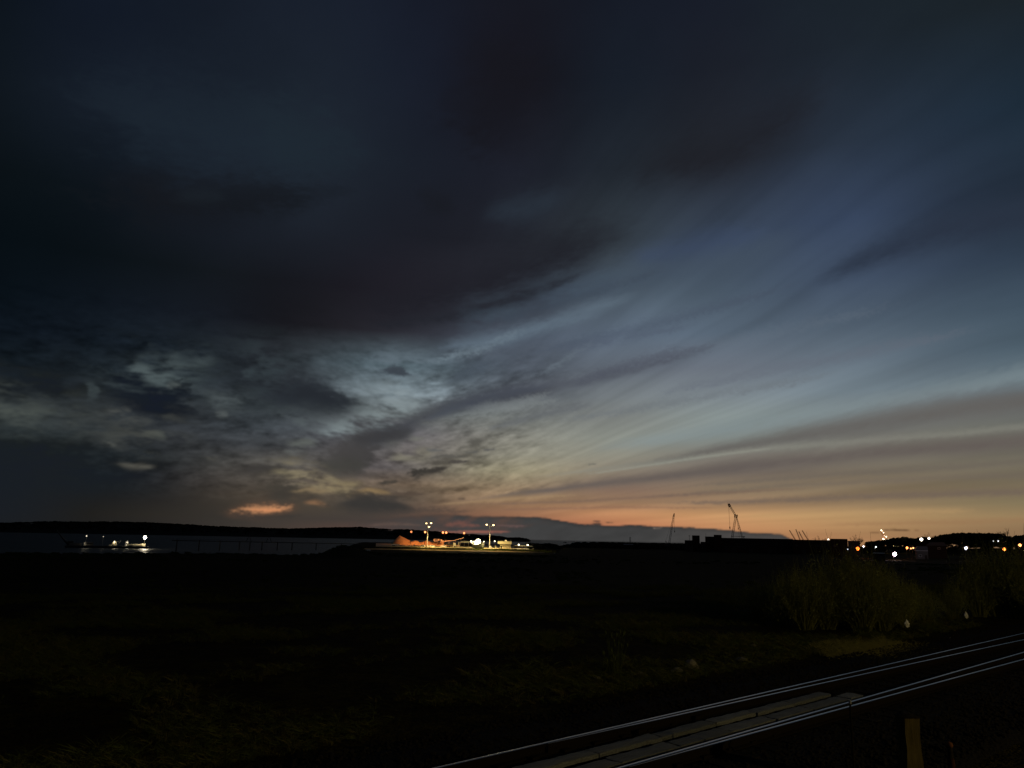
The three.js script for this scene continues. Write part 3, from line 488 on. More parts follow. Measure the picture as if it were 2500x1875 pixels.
// ---------------------------------------------------------------- the railway
{
  const bed = [], r = rng(3);
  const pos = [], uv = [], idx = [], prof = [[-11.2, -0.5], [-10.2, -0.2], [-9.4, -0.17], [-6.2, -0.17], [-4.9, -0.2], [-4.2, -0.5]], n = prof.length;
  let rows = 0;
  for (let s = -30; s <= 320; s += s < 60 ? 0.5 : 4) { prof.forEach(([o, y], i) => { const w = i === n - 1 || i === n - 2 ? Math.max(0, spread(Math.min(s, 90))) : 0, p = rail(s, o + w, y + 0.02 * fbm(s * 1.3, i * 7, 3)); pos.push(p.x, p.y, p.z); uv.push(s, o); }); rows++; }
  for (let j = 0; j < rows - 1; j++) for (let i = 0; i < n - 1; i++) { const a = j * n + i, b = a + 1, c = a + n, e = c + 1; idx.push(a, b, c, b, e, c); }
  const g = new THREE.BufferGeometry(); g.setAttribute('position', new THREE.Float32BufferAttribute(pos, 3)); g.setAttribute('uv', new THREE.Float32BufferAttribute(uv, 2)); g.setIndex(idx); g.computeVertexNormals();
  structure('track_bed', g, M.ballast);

  const track = thing('railway_track', 'railway track dividing at a turnout, with bright rails and grey boards between them', 'railway track');
  // rail section: head, web, foot
  const section = (k) => [[-0.07, -0.15], [0.07, -0.15], [0.07, -0.135], [0.012, -0.12], [0.012, -0.045], [0.036 * k, -0.035], [0.036 * k, -0.006], [0.028 * k, 0], [-0.028 * k, 0], [-0.036 * k, -0.006], [-0.036 * k, -0.035], [-0.012, -0.045], [-0.012, -0.12], [-0.07, -0.135]];
  function railGeo(off, s0, s1, width = () => 1) {
    const P = [], I = []; let rows = 0, m = section(1).length;
    for (let s = s0; s < s1 + 0.01; s += s < 40 ? 0.5 : 3) { for (const [x, y] of section(width(s))) { const p = rail(s, off(s) + x * (width(s) < 1 && y < -0.05 ? width(s) : 1), y); P.push(p.x, p.y, p.z); } rows++; }
    for (let j = 0; j < rows - 1; j++) for (let i = 0; i < m; i++) { const a = j * m + i, b = j * m + (i + 1) % m, c = a + m, e = b + m; I.push(a, c, b, b, c, e); }
    let g = new THREE.BufferGeometry(); g.setAttribute('position', new THREE.Float32BufferAttribute(P, 3)); g.setIndex(I); g = g.toNonIndexed(); g.computeVertexNormals(); return g;
  }
  function headGeo(off, s0, s1, width = () => 1) { // the polished running surface, a hair above the head
    const P = [], I = []; let rows = 0;
    for (let s = s0; s < s1 + 0.01; s += s < 40 ? 0.5 : 3) { const k = width(s); for (const [x, y] of [[-0.034, -0.007], [-0.024, 0.003], [0, 0.004], [0.024, 0.003], [0.034, -0.007]]) { const p = rail(s, off(s) + x * k, y); P.push(p.x, p.y, p.z); } rows++; }
    for (let j = 0; j < rows - 1; j++) for (let i = 0; i < 4; i++) { const a = j * 5 + i, b = a + 1, c = a + 5, e = c + 1; I.push(a, b, c, b, e, c); }
    const g = new THREE.BufferGeometry(); g.setAttribute('position', new THREE.Float32BufferAttribute(P, 3)); g.setIndex(I); g.computeVertexNormals(); return g;
  }
  const blade = (s) => Math.min(1, Math.max(0.12, (spread(s) - 0.04) / 0.045));
  for (const [off, s0, s1, w] of [[() => RAIL_FAR, -30, 300], [() => RAIL_NEAR, -30, 300], [(s) => RAIL_FAR + spread(s) + 0.012, 8.6, 90, blade], [(s) => RAIL_NEAR + spread(s) + 0.012, 8.6, 90, blade]]) { const m = part('rail', railGeo(off, s0, s1, w), M.rustRail, track); part('running_surface', headGeo(off, s0, s1, w), M.railTop, m); }
  const sl = [new THREE.BoxGeometry(2.6, 0.14, 0.25), new THREE.BoxGeometry(2.6, 0.14, 0.24)];
  for (let s = -1; s < 52; s += 0.66) {
    const w = s > 14 ? spread(s) : 0, k = Math.floor(r() * 3), m = part('sleeper', sl[k % 2], M.sleeper[k], track), p = rail(s + 0.04 * r(), (RAIL_FAR + RAIL_NEAR) / 2 + w / 2 + 0.05 * (r() - 0.5), -0.222);
    m.position.copy(p); m.scale.x = 1 + w / 2.6; m.rotation.y = Math.atan2(-NN[1], NN[0]) + 0.012 * (r() - 0.5);
  }
  function wornBoard(w, h, l, seed) {
    const g = new THREE.BoxGeometry(w, h, l, 4, 1, 14), a = g.attributes.position;
    for (let i = 0; i < a.count; i++) { const x = a.getX(i), y = a.getY(i), z = a.getZ(i), e = Math.abs(x) > w * 0.49 || Math.abs(z) > l * 0.49 ? 1 : 0.15; a.setXYZ(i, x + Math.sign(x) * e * 0.014 * noise(z * 9 + seed, 3 + y), y + (y > 0 ? 0.012 * fbm(x * 14 + seed, z * 5, 3) - 0.008 * e : 0), z + Math.sign(z) * e * 0.02 * noise(x * 20 + seed, 8)); }
    g.computeVertexNormals(); return g;
  }
  { // loose ballast between and beside the sleepers, and the clips that hold the rails
    const list = [], clips = [];
    for (let i = 0; i < 16000; i++) { const s = 3 + 34 * r() ** 1.3, o = -10.6 + 6.2 * r(), p = rail(s, o); if ([RAIL_FAR, RAIL_NEAR, RAIL_FAR + spread(s), RAIL_NEAR + spread(s)].every((q) => Math.abs(o - q) > 0.1)) list.push([p.x, (o < -9.6 ? -0.2 : -0.175) + 0.01 * r(), p.z, 0.018 + 0.026 * r(), r() * 6.3, 0.6 + 0.4 * r()]); }
    scatter('ballast_stones', new THREE.DodecahedronGeometry(1, 0), M.ballastStone, list, 'dark loose ballast stones around the rails');
    for (let s = -1; s < 40; s += 0.66) for (const o of [RAIL_FAR, RAIL_NEAR]) for (const d of [-0.11, 0.11]) { const g = box(0.1, 0.045, 0.14), p = rail(s + 0.02, o + d, -0.128); g.rotateY(Math.atan2(U[0], U[1])); clips.push(g.translate(p.x, p.y, p.z)); }
    part('rail_clips', clips, M.rustRail, track).userData.kind = 'stuff';
  }
  for (const [off, wid, s0, s1] of [[-7.85, 0.25, 4.4, 16.4], [-7.37, 0.3, 4.7, 16.5]]) {
    let s = s0, k = 0;
    while (s < s1 - 0.3) {
      const l = Math.min(s1 - s, 1.28 + 0.3 * r()), g = wornBoard(wid * (0.96 + 0.06 * r()), 0.07, l - 0.03, s * 3 + off), m = part('crossing_board', g, M.board[k++ % 3], track);
      m.position.copy(rail(s + l / 2, off + 0.03 * (r() - 0.5), -0.085 + 0.014 * r())); m.rotation.y = Math.atan2(U[0], U[1]) + 0.012 * (r() - 0.5); m.rotation.z = 0.02 * (r() - 0.5); s += l;
    }
  }
  for (const s of [10.6, 12.2]) { const m = part('rail_brace', [box(0.1, 0.03, 0.3), box(0.05, 0.08, 0.22, 0.03, 0.04, 0)], M.rustRail, track); m.position.copy(rail(s, RAIL_FAR + 0.24, -0.13)); m.rotation.y = Math.atan2(U[0], U[1]); }
}
// posts between the viewer and the track
{
  const y = -0.45, top = 0.72 - y;
  const p = thing('marker_post', 'thick yellowish timber post standing nearest the camera, below the rails', 'post', [5.29, y, -10.78], 0.12);
  const g = new THREE.BoxGeometry(0.215, top, 0.2, 1, 6, 1), a = g.attributes.position; for (let i = 0; i < a.count; i++) { const w = 0.012 * noise(a.getY(i) * 5, a.getX(i) * 9 + a.getZ(i) * 5); a.setX(i, a.getX(i) + w); a.setZ(i, a.getZ(i) + w); }
  g.computeVertexNormals(); part('post_shaft', g.translate(0, top / 2, 0), M.yellowPaint, p);
  part('post_cap', new THREE.CylinderGeometry(0.08, 0.17, 0.04, 4).rotateY(Math.PI / 4).translate(0, top + 0.02, 0), M.sleeper[1], p);
  const q = thing('marker_post', 'thin post with a red band, right of the thick yellowish post', 'post', [5.46, y, -10.12]);
  part('post_shaft', new THREE.CylinderGeometry(0.033, 0.036, 0.98, 10).translate(0, 0.49, 0), M.sleeper[1], q); part('red_band', new THREE.CylinderGeometry(0.041, 0.041, 0.42, 10).translate(0, 0.62, 0), M.redPaint, q);
  part('post_cap', new THREE.SphereGeometry(0.04, 10, 6).translate(0, 0.98, 0), M.rust, q);
  const t = thing('marker_post', 'thin dark pole just below the near rail, left of the yellowish post', 'post', [4.83, y, -11.45]);
  part('post_shaft', new THREE.CylinderGeometry(0.016, 0.02, 1.2, 8).translate(0, 0.6, 0), M.sleeper[0], t); part('post_cap', new THREE.CylinderGeometry(0.02, 0.02, 0.05, 8).translate(0, 1.21, 0), M.steel, t);
}

// ---------------------------------------------------------------- bushes, grass, stones by the track
function shrubParts(seed, stems, leaves, h) {
  const r = rng(seed), wood = [], pos = [], q = new THREE.Quaternion(), e = new THREE.Euler();
  for (let i = 0; i < stems; i++) {
    const a = r() * 6.283, lean = 0.08 + 0.95 * r(), hh = h * (0.55 + 0.45 * r()) * (1 - 0.3 * lean * lean);
    let p = V(Math.cos(a) * 0.25 * r(), 0, Math.sin(a) * 0.25 * r()); const pts = [p];
    for (let k = 1; k <= 4; k++) { const t = k / 4; pts.push(V(pts[0].x + Math.cos(a) * lean * h * 0.55 * t ** 1.2 + 0.09 * (r() - 0.5), hh * (t - 0.12 * lean * t * t), pts[0].z + Math.sin(a) * lean * h * 0.55 * t ** 1.2 + 0.09 * (r() - 0.5))); }
    for (let k = 0; k < 4; k++) wood.push(rod(pts[k], pts[k + 1], 0.011 * (1 - k * 0.22), 0.011 * (1 - (k + 1) * 0.22), 3));
    const n = Math.round(leaves / stems);
    for (let j = 0; j < n; j++) {
      const t = 0.22 + 0.78 * Math.sqrt(r()), k = Math.min(3, Math.floor(t * 4)), c = pts[k].clone().lerp(pts[k + 1], t * 4 - k).add(V((r() - 0.5) * 0.36, (r() - 0.5) * 0.3, (r() - 0.5) * 0.36)), w = 0.018 + 0.026 * r();
      q.setFromEuler(e.set(r() * 6.3, r() * 6.3, r() * 6.3));
      const f = [V(-w, 0, 0), V(0, -w * 0.35, 0), V(w, 0, 0), V(0, w * 0.35, 0)].map((v) => v.applyQuaternion(q).add(c));
      for (const m of [0, 1, 2, 0, 2, 3]) pos.push(f[m].x, f[m].y, f[m].z);
    }
    for (let j = 0; j < 5; j++) { const t = 0.35 + 0.65 * r(), k = Math.min(3, Math.floor(t * 4)), c = pts[k].clone().lerp(pts[k + 1], t * 4 - k); wood.push(rod(c, c.clone().add(V((r() - 0.5) * 0.4, 0.22 + 0.42 * r(), (r() - 0.5) * 0.4)), 0.005, 0.002, 3)); }
  }
  const g = new THREE.BufferGeometry(); g.setAttribute('position', new THREE.Float32BufferAttribute(pos, 3)); g.computeVertexNormals();
  return [mergeGeometries(wood.map(plain)), g];
}
{
  const kinds = [shrubParts(21, 130, 2300, 2), shrubParts(22, 150, 2000, 2.15), shrubParts(23, 90, 1500, 1.6)];
  const spots = [ // azimuth, distance, scale, kind, label
    [17.5, 36, 0.95, 0, 'low rounded bush at the left end of the row of bushes'], [18.9, 35, 1.1, 2, 'broad dim bush second from the left end of the row'], [20.4, 34, 1.2, 1, 'wide olive bush just left of the tallest bush'],
    [21.8, 34.5, 1.25, 0, 'bush with thin upright twigs, directly left of the tallest bush'], [22.9, 35.5, 1.62, 1, 'tallest bush of the row beyond the rails'], [23.9, 34.2, 1.35, 0, 'full olive bush on the right shoulder of the tallest bush'],
    [25.1, 35, 1.2, 1, 'olive bush behind the pale grass patch'], [26.3, 37, 1.1, 0, 'bush with the bright white bag caught in it'], [27.6, 39, 0.95, 2, 'low bush just right of the bush with the white bag'],
    [29.2, 43, 0.9, 2, 'small bush below the pale pipe in the gap'], [30.6, 45, 1.3, 0, 'bush with the dim white bag, left end of the right-hand group'], [31.6, 46, 1.75, 1, 'tall pale-topped bush of the right-hand group'],
    [32.8, 46, 1.85, 0, 'tallest bush of the right-hand group, beside the picture edge'], [34.2, 44, 1.6, 1, 'bush cut by the right edge of the picture'], [19.6, 41, 1.1, 1, 'dim bush behind the left part of the row'], [24.6, 41, 1.35, 0, 'dim bush behind the tallest bush'],
  ];
  let first = {};
  spots.forEach(([az, d, s, k, label], i) => {
    const p = on(az, d, -0.03);
    if (!first[k]) {
      const t = first[k] = thing('bush', label, 'bush', p, i * 1.3, 'bushes beyond the rails'); t.scale.setScalar(s);
      part('stems', kinds[k][0], M.stem, t); part('foliage', kinds[k][1], k === 1 ? M.leafOlive : M.leaf, t);
    } else copyOf(first[k], label, p, i * 1.3, s);
  });
  // a tall dry weed clump standing alone in the grass
  const r = rng(31), bl = [];
  for (let i = 0; i < 46; i++) { const a = r() * 6.3, b = V(Math.cos(a) * 0.2 * r(), 0, Math.sin(a) * 0.2 * r()), h = 0.35 + 0.75 * r(), l = 0.3 * r(); bl.push(rod(b, V(b.x + Math.cos(a) * l, h, b.z + Math.sin(a) * l), 0.008, 0.003, 3)); if (i % 2) bl.push(new THREE.OctahedronGeometry(0.03).scale(1, 2.4, 1).translate(b.x + Math.cos(a) * l, h, b.z + Math.sin(a) * l)); }
  const w = thing('weed_clump', 'tall dry weed clump standing alone in the dark grass left of the pale rocks', 'weeds', on(7.6, 20.6, -0.02)); part('stalks', bl, M.grass, w);
}
{
  const r = rng(41), tufts = [];
  for (let v = 0; v < 3; v++) {
    const P = [];
    for (let i = 0; i < 11; i++) { const a = r() * 6.3, x = Math.cos(a) * 0.07 * r(), z = Math.sin(a) * 0.07 * r(), h = 0.06 + 0.13 * r(), l = 0.06 + 0.16 * r(), w = 0.006, cx = Math.cos(a), cz = Math.sin(a); P.push(x - cz * w, 0, z + cx * w, x + cz * w, 0, z - cx * w, x + cx * l * 0.4, h * 0.75, z + cz * l * 0.4, x + cx * l * 0.4, h * 0.75, z + cz * l * 0.4, x + cz * w * 0.5, h * 0.5, z - cx * w, x + cx * l, h, z + cz * l); }
    const g = new THREE.BufferGeometry(); g.setAttribute('position', new THREE.Float32BufferAttribute(P, 3)); g.computeVertexNormals(); tufts.push(g);
  }
  const lists = [[], [], []];
  for (let i = 0; i < 120000; i++) {
    const az = -46 + 100 * r(), d = 9 + 66 * r() ** 1.5, [x, , z] = at(az, d), o = x * NN[0] + z * NN[1];
    if (o > -11.4 || fbm(x * 0.22 + 9, z * 0.22, 3) < 0.02 + 0.35 * (r() - 0.5)) continue;
    lists[i % 3].push([x, groundH(x, z) - 0.01, z, (0.5 + 1.1 * r() * r()) * (1 + d / 70), r() * 6.3, 0.5 + 0.8 * r() * (0.6 + 0.5 * noise(x * 0.4, z * 0.4))]);
  }
  const patch = [];
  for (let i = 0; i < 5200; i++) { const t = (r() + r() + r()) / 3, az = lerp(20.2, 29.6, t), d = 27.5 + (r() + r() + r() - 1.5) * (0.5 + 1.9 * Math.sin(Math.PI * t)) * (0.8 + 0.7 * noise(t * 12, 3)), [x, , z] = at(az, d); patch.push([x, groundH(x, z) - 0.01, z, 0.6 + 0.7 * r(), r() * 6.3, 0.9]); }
  scatter('lamplit_grass_patch', tufts[1], M.lamplitGrass, patch, 'pale grass patch between the bushes and the rails, lamplight put into its blade colour');  // pool of lamplight on the grass, painted in as paler blades
  scatter('grass', tufts[0], M.grass, lists[0], 'dark rough grass covering the waste ground beyond the rails');
  scatter('grass', tufts[1], M.dryGrass, lists[1], 'dry pale grass blades mixed through the waste ground'); scatter('grass', tufts[2], M.grass, lists[2], 'short green grass tufts beside the rails');
}
function rockGeo(seed, s) { const g = new THREE.IcosahedronGeometry(1, 3), a = g.attributes.position, v = V(0, 0, 0); for (let i = 0; i < a.count; i++) { v.fromBufferAttribute(a, i); const k = 1 + 0.42 * fbm(v.x * 1.6 + seed, v.y * 1.7 + v.z * 1.3, 4); a.setXYZ(i, v.x * k * s[0], Math.max(-0.3, v.y * k) * s[1], v.z * k * s[2]); } g.computeVertexNormals(); return g; }
{
  const rocks = [[12.92, 21.9, 0.2, 0.19, 'larger of two pale boulders right of the weed clump'], [11.9, 21.3, 0.17, 0.09, 'smaller pale boulder just left of the larger boulder'], [10.7, 20.9, 0.12, 0.05, 'low flat stone left of the two pale boulders'], [9.4, 20.6, 0.09, 0.05, 'small stone halfway between the weed clump and the boulders'], [6.4, 19.6, 0.09, 0.06, 'pale stone just left of the weed clump'], [16.2, 24.0, 0.2, 0.07, 'flat pale rock at the left foot of the bushes'], [17.0, 27.5, 0.11, 0.06, 'small pale stone below the leftmost bush']];
  rocks.forEach(([az, d, w, h, label], i) => single('rock', rockGeo(i * 3.7, [w, h, w * 0.8]), M.rock, label, 'rock', on(az, d, h * 0.15), i, 'pale rocks on the waste ground'));
  const scraps = [[28.75, 33.2, 0.1, 'uppermost pale scrap of litter right of the white bag'], [28.6, 32.2, 0.08, 'middle pale scrap of litter right of the white bag'], [28.55, 31.2, 0.1, 'lowest pale scrap of litter right of the white bag']];
  scraps.forEach(([az, d, w, label], i) => { const g = new THREE.PlaneGeometry(w * 2.4, w, 8, 4).rotateX(-1.2), a = g.attributes.position; for (let k = 0; k < a.count; k++) a.setY(k, a.getY(k) + 0.12 * noise(a.getX(k) * 7 + i, a.getZ(k) * 9)); g.computeVertexNormals(); const b = g.clone().translate(0, 0.012, 0.004); single('litter_scrap', [g, b], M.litter, label, 'litter', on(az, d, 0.05), i, 'scraps of litter by the bushes'); });
  function bag(az, d, k, s, label) {
    const y0 = k / 12;
    const t = thing('plastic_bag', label, 'plastic bag', at(az, d, EYE - d * y0), 0.6, 'white bags caught in the bushes'), g = new THREE.IcosahedronGeometry(1, 4), a = g.attributes.position, v = V(0, 0, 0);
    for (let i = 0; i < a.count; i++) { v.fromBufferAttribute(a, i); const k = 1 + 0.55 * fbm(v.x * 2.2 + s * 40, v.y * 2 + v.z * 2.3, 4), n = v.y > 0 ? 1 - 0.85 * Math.pow(v.y, 1.2) : 1 - 0.25 * v.y * v.y; a.setXYZ(i, (v.x * k * n - 0.35 * v.y) * s * 0.7, v.y * k * s, v.z * k * n * s * 0.5); }
    g.computeVertexNormals(); part('bag_body', g, M.plastic, t); part('handle', [rod(V(-0.2 * s, 0.75 * s, 0), V(-0.35 * s, 1.05 * s, 0.02), 0.02, 0.012, 4)], M.plastic, t); return t;
  }
  bag(26.55, 32.5, 0.999, 0.135, 'bright white plastic bag caught in the bush'); bag(29.89, 40.5, 0.849, 0.13, 'dim white plastic bag caught in the right-hand bush');
  const a = vat(27.85, 64, 0), b = vat(29.33, 63, 0), y = -1.02;
  single('pipe', [rod(V(a.x, y + 0.62, a.z), V((a.x + b.x) / 2, y + 0.56, (a.z + b.z) / 2), 0.05, 0.05, 10), rod(V((a.x + b.x) / 2, y + 0.56, (a.z + b.z) / 2), V(b.x, y + 0.46, b.z), 0.05, 0.05, 10)], M.rock, 'pale pipe lying in the gap between the two groups of bushes', 'pipe');
}

// ---------------------------------------------------------------- lamps
const SOD = 'ffa040', WARM = 'ffd890', COOL = 'e8eeff';
function lampPost(name, label, az, d, topY, hex, power, k, opts = {}) { // a pole with a lantern; the light hangs just under the lantern
  const p = on(az, d), h = topY - p[1], t = thing(name, label, 'lamp', p, opts.turn ?? 0, opts.group);
  part('pole', new THREE.CylinderGeometry(0.06, 0.11, h, 8).translate(0, h / 2, 0), M.darkSteel, t);
  part('arm', rod(V(0, h - 0.1, 0), V(0.5, h + 0.1, 0), 0.05, 0.04, 6), M.darkSteel, t);
  const s = opts.size ?? 0.24, dx = 0.5;
  part('lantern', [box(0.5, 0.1, 0.3, dx, h + 0.12, 0)], M.tyre, t);
  part('lamp_bulb', new THREE.SphereGeometry(s, 20, 14).translate(dx, h - s + 0.06, 0), glow(hex, k), t);
  if (power) pointLight(t, hex, power, [dx, h - 2 * s - 0.2, 0]);
  return t;
}
// street lamp behind the viewer on the right, whose yellowish light reaches the bushes and posts
lampPost('street_lamp', 'tall street lamp on the road behind the viewer, out of the picture', 96, 25, 8.5, 'ffe08a', 480, 3, {});

// ---------------------------------------------------------------- the lit yard on the far bank, about 600 m away
{
  const D = 600, G = 'lamps of the lit yard';
  function mast(az, top, label, arms) {
    const p = on(az, D), h = top - p[1], t = thing('light_mast', label, 'light mast', p, -az * R, 'tall light masts of the yard');
    part('pole', new THREE.CylinderGeometry(0.2, 0.36, h, 10).translate(0, h / 2, 0), M.paleSteel, t);
    part('base_cabinet', box(1.4, 1.6, 1, 1, 0.8, 0), M.paleSteel, t);
    for (const [x, y, k, br] of arms) {
      part('arm', rod(V(0, h + y - (br ? 2 : 0.4), 0), V(x, h + y, 0), 0.14, 0.12, 6), M.paleSteel, t);
      part('lamp_head', [box(1.1, 0.25, 0.7, x, h + y + 0.45, 0)], M.darkSteel, t);
      part('lamp_glass', new THREE.SphereGeometry(0.72, 12, 8).scale(1, 0.75, 0.8).translate(x, h + y, 0), glow(WARM, 3 + k * 0.2), t);
      hoodedLight(t, 'ffdc90', 2300 * (k / 20), [x + Math.sign(x) * 1.4, h + y - 1.6, 3], [x + Math.sign(x) * 6, 0, 8], 1.2);
    }
    return t;
  }
  mast(-5.94, 13.0, 'left light mast, its two lamps curled to one side at the top', [[2.4, 1.2, 14], [0.9, -1.6, 10], [-1.2, 1, 3]]);
  mast(-1.41, 13.2, 'right light mast with a lamp on each side of a T-shaped top', [[-2.6, 0.7, 14], [2.6, 0.5, 18, 1]]);
  const flood = (az, y, label, heads, k = 22) => {
    const d = 624, p = on(az, d), h = y - p[1], t = thing('floodlight_pole', label, 'floodlight', p, -az * R, 'orange floodlights behind the yard');
    part('pole', new THREE.CylinderGeometry(0.12, 0.2, h, 8).translate(0, h / 2, 0), M.darkSteel, t);
    for (const x of heads) {
      part('lamp_head', box(0.5, 0.16, 0.4, x, h + 0.9, 0), M.tyre, t);
      part('lamp_glass', new THREE.SphereGeometry(0.8, 12, 8).translate(x, h, 0.3), glow('ff9458', k * 0.13), t);
      hoodedLight(t, 'ff9c58', 330, [x, h - 1, -1], [x - 4, 0, -9], 1.2);
    }
  };
  flood(-7.12, 7.6, 'leftmost orange floodlight, above the steep end of the stockpile', [0], 12); flood(-6.12, 7.6, 'orange floodlight immediately left of the left light mast', [0], 26);
  flood(-4.71, 7.5, 'pair of orange floodlights side by side on one pole', [-1.3, 1.3], 24); flood(-3.29, 7.4, 'orange floodlight above the raised end of the conveyor', [0], 20);

  // stockpiles
  const pileGeo = (w, h, dep, seed, skew = 0) => { const g = new THREE.ConeGeometry(1, 1, 28, 9, false).translate(0, 0.5, 0), a = g.attributes.position; for (let i = 0; i < a.count; i++) { const x = a.getX(i), y = a.getY(i), z = a.getZ(i), k = 1 + 0.13 * fbm(x * 3 + seed, z * 3 + y * 2, 3), q = lerp(Math.max(0, y), Math.sin(Math.min(1, Math.max(0, y)) * 1.5), 0.45); a.setXYZ(i, (x * k + skew * y) * w, q * h * (0.86 + 0.14 * k), z * k * dep); } g.computeVertexNormals(); return g; };
  const pile = (az, d, w, h, dep, seed, skew, label) => single('stockpile', pileGeo(w, h, dep, seed, skew), M.sand, label, 'stockpile', on(az, d, -0.1), -az * R, 'stockpiles of loose material in the yard');
  pile(-7.6, 640, 9.5, 6.9, 8, 1, -0.4, 'steep orange-lit stockpile at the left end of the yard'); pile(-6.85, 636, 8.5, 3.4, 7, 2, 0.1, 'low stockpile with a small hump under the leftmost floodlight'); pile(-6.1, 636, 7.5, 3.6, 7, 4, 0.2, 'pointed stockpile just left of the left light mast'); pile(-5.4, 640, 9, 2.8, 7, 6, 0, 'low stockpile behind the parked cars');
  { // a long low heap joins the piles
    const g = new THREE.BoxGeometry(36, 2.6, 8, 30, 4, 4).translate(0, 1.3, 0), a = g.attributes.position; for (let i = 0; i < a.count; i++) { const y = a.getY(i); a.setZ(i, a.getZ(i) * (1 - y * 0.3)); a.setY(i, y * (0.85 + 0.25 * fbm(a.getX(i) * 0.4, 3, 3))); } g.computeVertexNormals();
    single('stockpile', g, M.sand, 'long low bank of loose material under the orange floodlights', 'stockpile', on(-6.3, 640, -0.1), 6.3 * R, 'stockpiles of loose material in the yard');
  }
  { // conveyor, its head raised to the right
    const p = on(-4.1, 632), t = thing('conveyor', 'long inclined conveyor rising to the right behind the parked cars', 'conveyor', p, 4.1 * R), a = V(-9, 3.2, 0), m = V(0.8, 4.0, 0), b = V(9, 6.4, 0);
    part('belt_frame', [a, m].length && [rod(a, m, 0.35, 0.35, 4), rod(m, b, 0.35, 0.35, 4)], M.paleSteel, t); part('belt', [rod(a.clone().add(V(0, 0.4, 0)), m.clone().add(V(0, 0.4, 0)), 0.2, 0.2, 4), rod(m.clone().add(V(0, 0.4, 0)), b.clone().add(V(0, 0.4, 0)), 0.2, 0.2, 4)], M.tyre, t);
    for (const [x, h] of [[-8, 3.2], [-3, 3.7], [2, 4.3], [6.5, 5.7]]) part('leg', [rod(V(x, 0, 1), V(x, h, 0.2), 0.12), rod(V(x, 0, -1), V(x, h, -0.2), 0.12)], M.paleSteel, t);
    part('hopper', new THREE.CylinderGeometry(1.7, 0.7, 1.8, 4).rotateY(Math.PI / 4).translate(-9.6, 3.6, 0), M.paleSteel, t);
  }
  { // plant cabin on a stand, among the piles
    const t = thing('plant_cabin', 'small pink-lit plant cabin on legs between the left mast and the paired floodlights', 'cabin', on(-5.3, 634), 5.3 * R);
    part('cabin_wall', box(4.4, 1.7, 2.4, 0, 4, 0), M.paleSteel, t); part('roof', box(4.8, 0.2, 2.8, 0, 4.96, 0), M.roof, t); part('window', box(2.6, 0.6, 0.06, 0, 4.1, 1.23), M.glass, t); for (const x of [-1.8, 1.8]) for (const z of [-1, 1]) part('leg', rod(V(x, 0, z), V(x, 3.2, z), 0.14), M.darkSteel, t); part('aerial', rod(V(1.2, 5, 0), V(1.2, 7.2, 0), 0.06), M.darkSteel, t);
  }
  // cars
  function makeCar(mat) {
    const t = new THREE.Group(), body = [[-2.1, 0.3], [2.1, 0.3], [2.15, 0.75], [1.9, 0.9], [1.05, 0.98], [0.45, 1.42], [-1.1, 1.46], [-1.75, 1], [-2.1, 0.9]];
    part('body', new THREE.ExtrudeGeometry(new THREE.Shape(body.map(([x, y]) => new THREE.Vector2(x, y))), { depth: 1.5, bevelEnabled: true, bevelSize: 0.08, bevelThickness: 0.12, bevelSegments: 2 }).translate(0, 0, -0.75), mat, t);
    for (const s of [1, -1]) part('window', prism([[0.85, 1.0], [0.38, 1.34], [-1.05, 1.37], [-1.5, 1.02]], 0.04).translate(0, 0, s * 0.89), M.glass, t);
    for (const x of [-1.3, 1.35]) for (const s of [1, -1]) { const w = part('wheel', new THREE.CylinderGeometry(0.34, 0.34, 0.22, 14).rotateX(Math.PI / 2), M.tyre, t, [x, 0.34, s * 0.8]); part('rim', new THREE.CylinderGeometry(0.2, 0.2, 0.24, 10).rotateX(Math.PI / 2), M.steel, w); }
    for (const s of [1, -1]) { part('headlight', box(0.06, 0.14, 0.3, 2.2, 0.72, s * 0.6), M.glass, t); part('tail_light', box(0.05, 0.16, 0.28, -2.2, 0.8, s * 0.62), M.redPaint, t); }
    return t;
  }
  const car = makeCar(M.white); car.name = numbered('parked_car'); scene.add(car); car.position.set(...on(-5.56, 606, 0.02)); car.rotation.y = 5.5 * R + 0.2; tag(car, 'white car parked left of the gap under the plant cabin', 'car', 'cars parked in the yard');
  copyOf(car, 'pale car parked under the paired orange floodlights', on(-4.73, 606, 0.02), 4.7 * R + 2.9); copyOf(car, 'pale car parked at the right of the yard beyond the block building', on(0.55, 612, 0.02), 0.3);
  copyOf(car, 'car parked at the foot of the left light mast', on(-6.25, 607, 0.02), 2.6);
  { const t = thing('flatbed_trailer', 'long low white trailer at the far left of the yard', 'trailer', on(-8.2, 610), 8.2 * R); part('deck', box(6.6, 0.7, 2.2, 0, 1.2, 0), M.white, t); part('drawbar', rod(V(3.3, 0.9, 0), V(5, 0.7, 0), 0.08), M.darkSteel, t); for (const x of [-2, -1]) for (const s of [1, -1]) part('wheel', new THREE.CylinderGeometry(0.42, 0.42, 0.25, 12).rotateX(Math.PI / 2), M.tyre, t, [x, 0.42, s * 0.95]); }
  { // tipper truck
    const t = thing('tipper_truck', 'pale-cabbed tipper truck right of the parked cars', 'truck', on(-4.18, 606), 4.2 * R);
    part('cab', prism([[1.6, 0.9], [3.6, 0.9], [3.6, 2.2], [3.1, 3.2], [1.6, 3.2]], 2.3), M.white, t); part('windscreen', box(0.05, 0.8, 2, 3.4, 2.6, 0), M.glass, t); part('tipper_body', prism([[-3.4, 1.3], [1.4, 1.3], [1.5, 2.6], [-3.8, 2.9]], 2.4), M.darkSteel, t); part('chassis', box(6.8, 0.35, 1.1, 0, 0.95, 0), M.tyre, t);
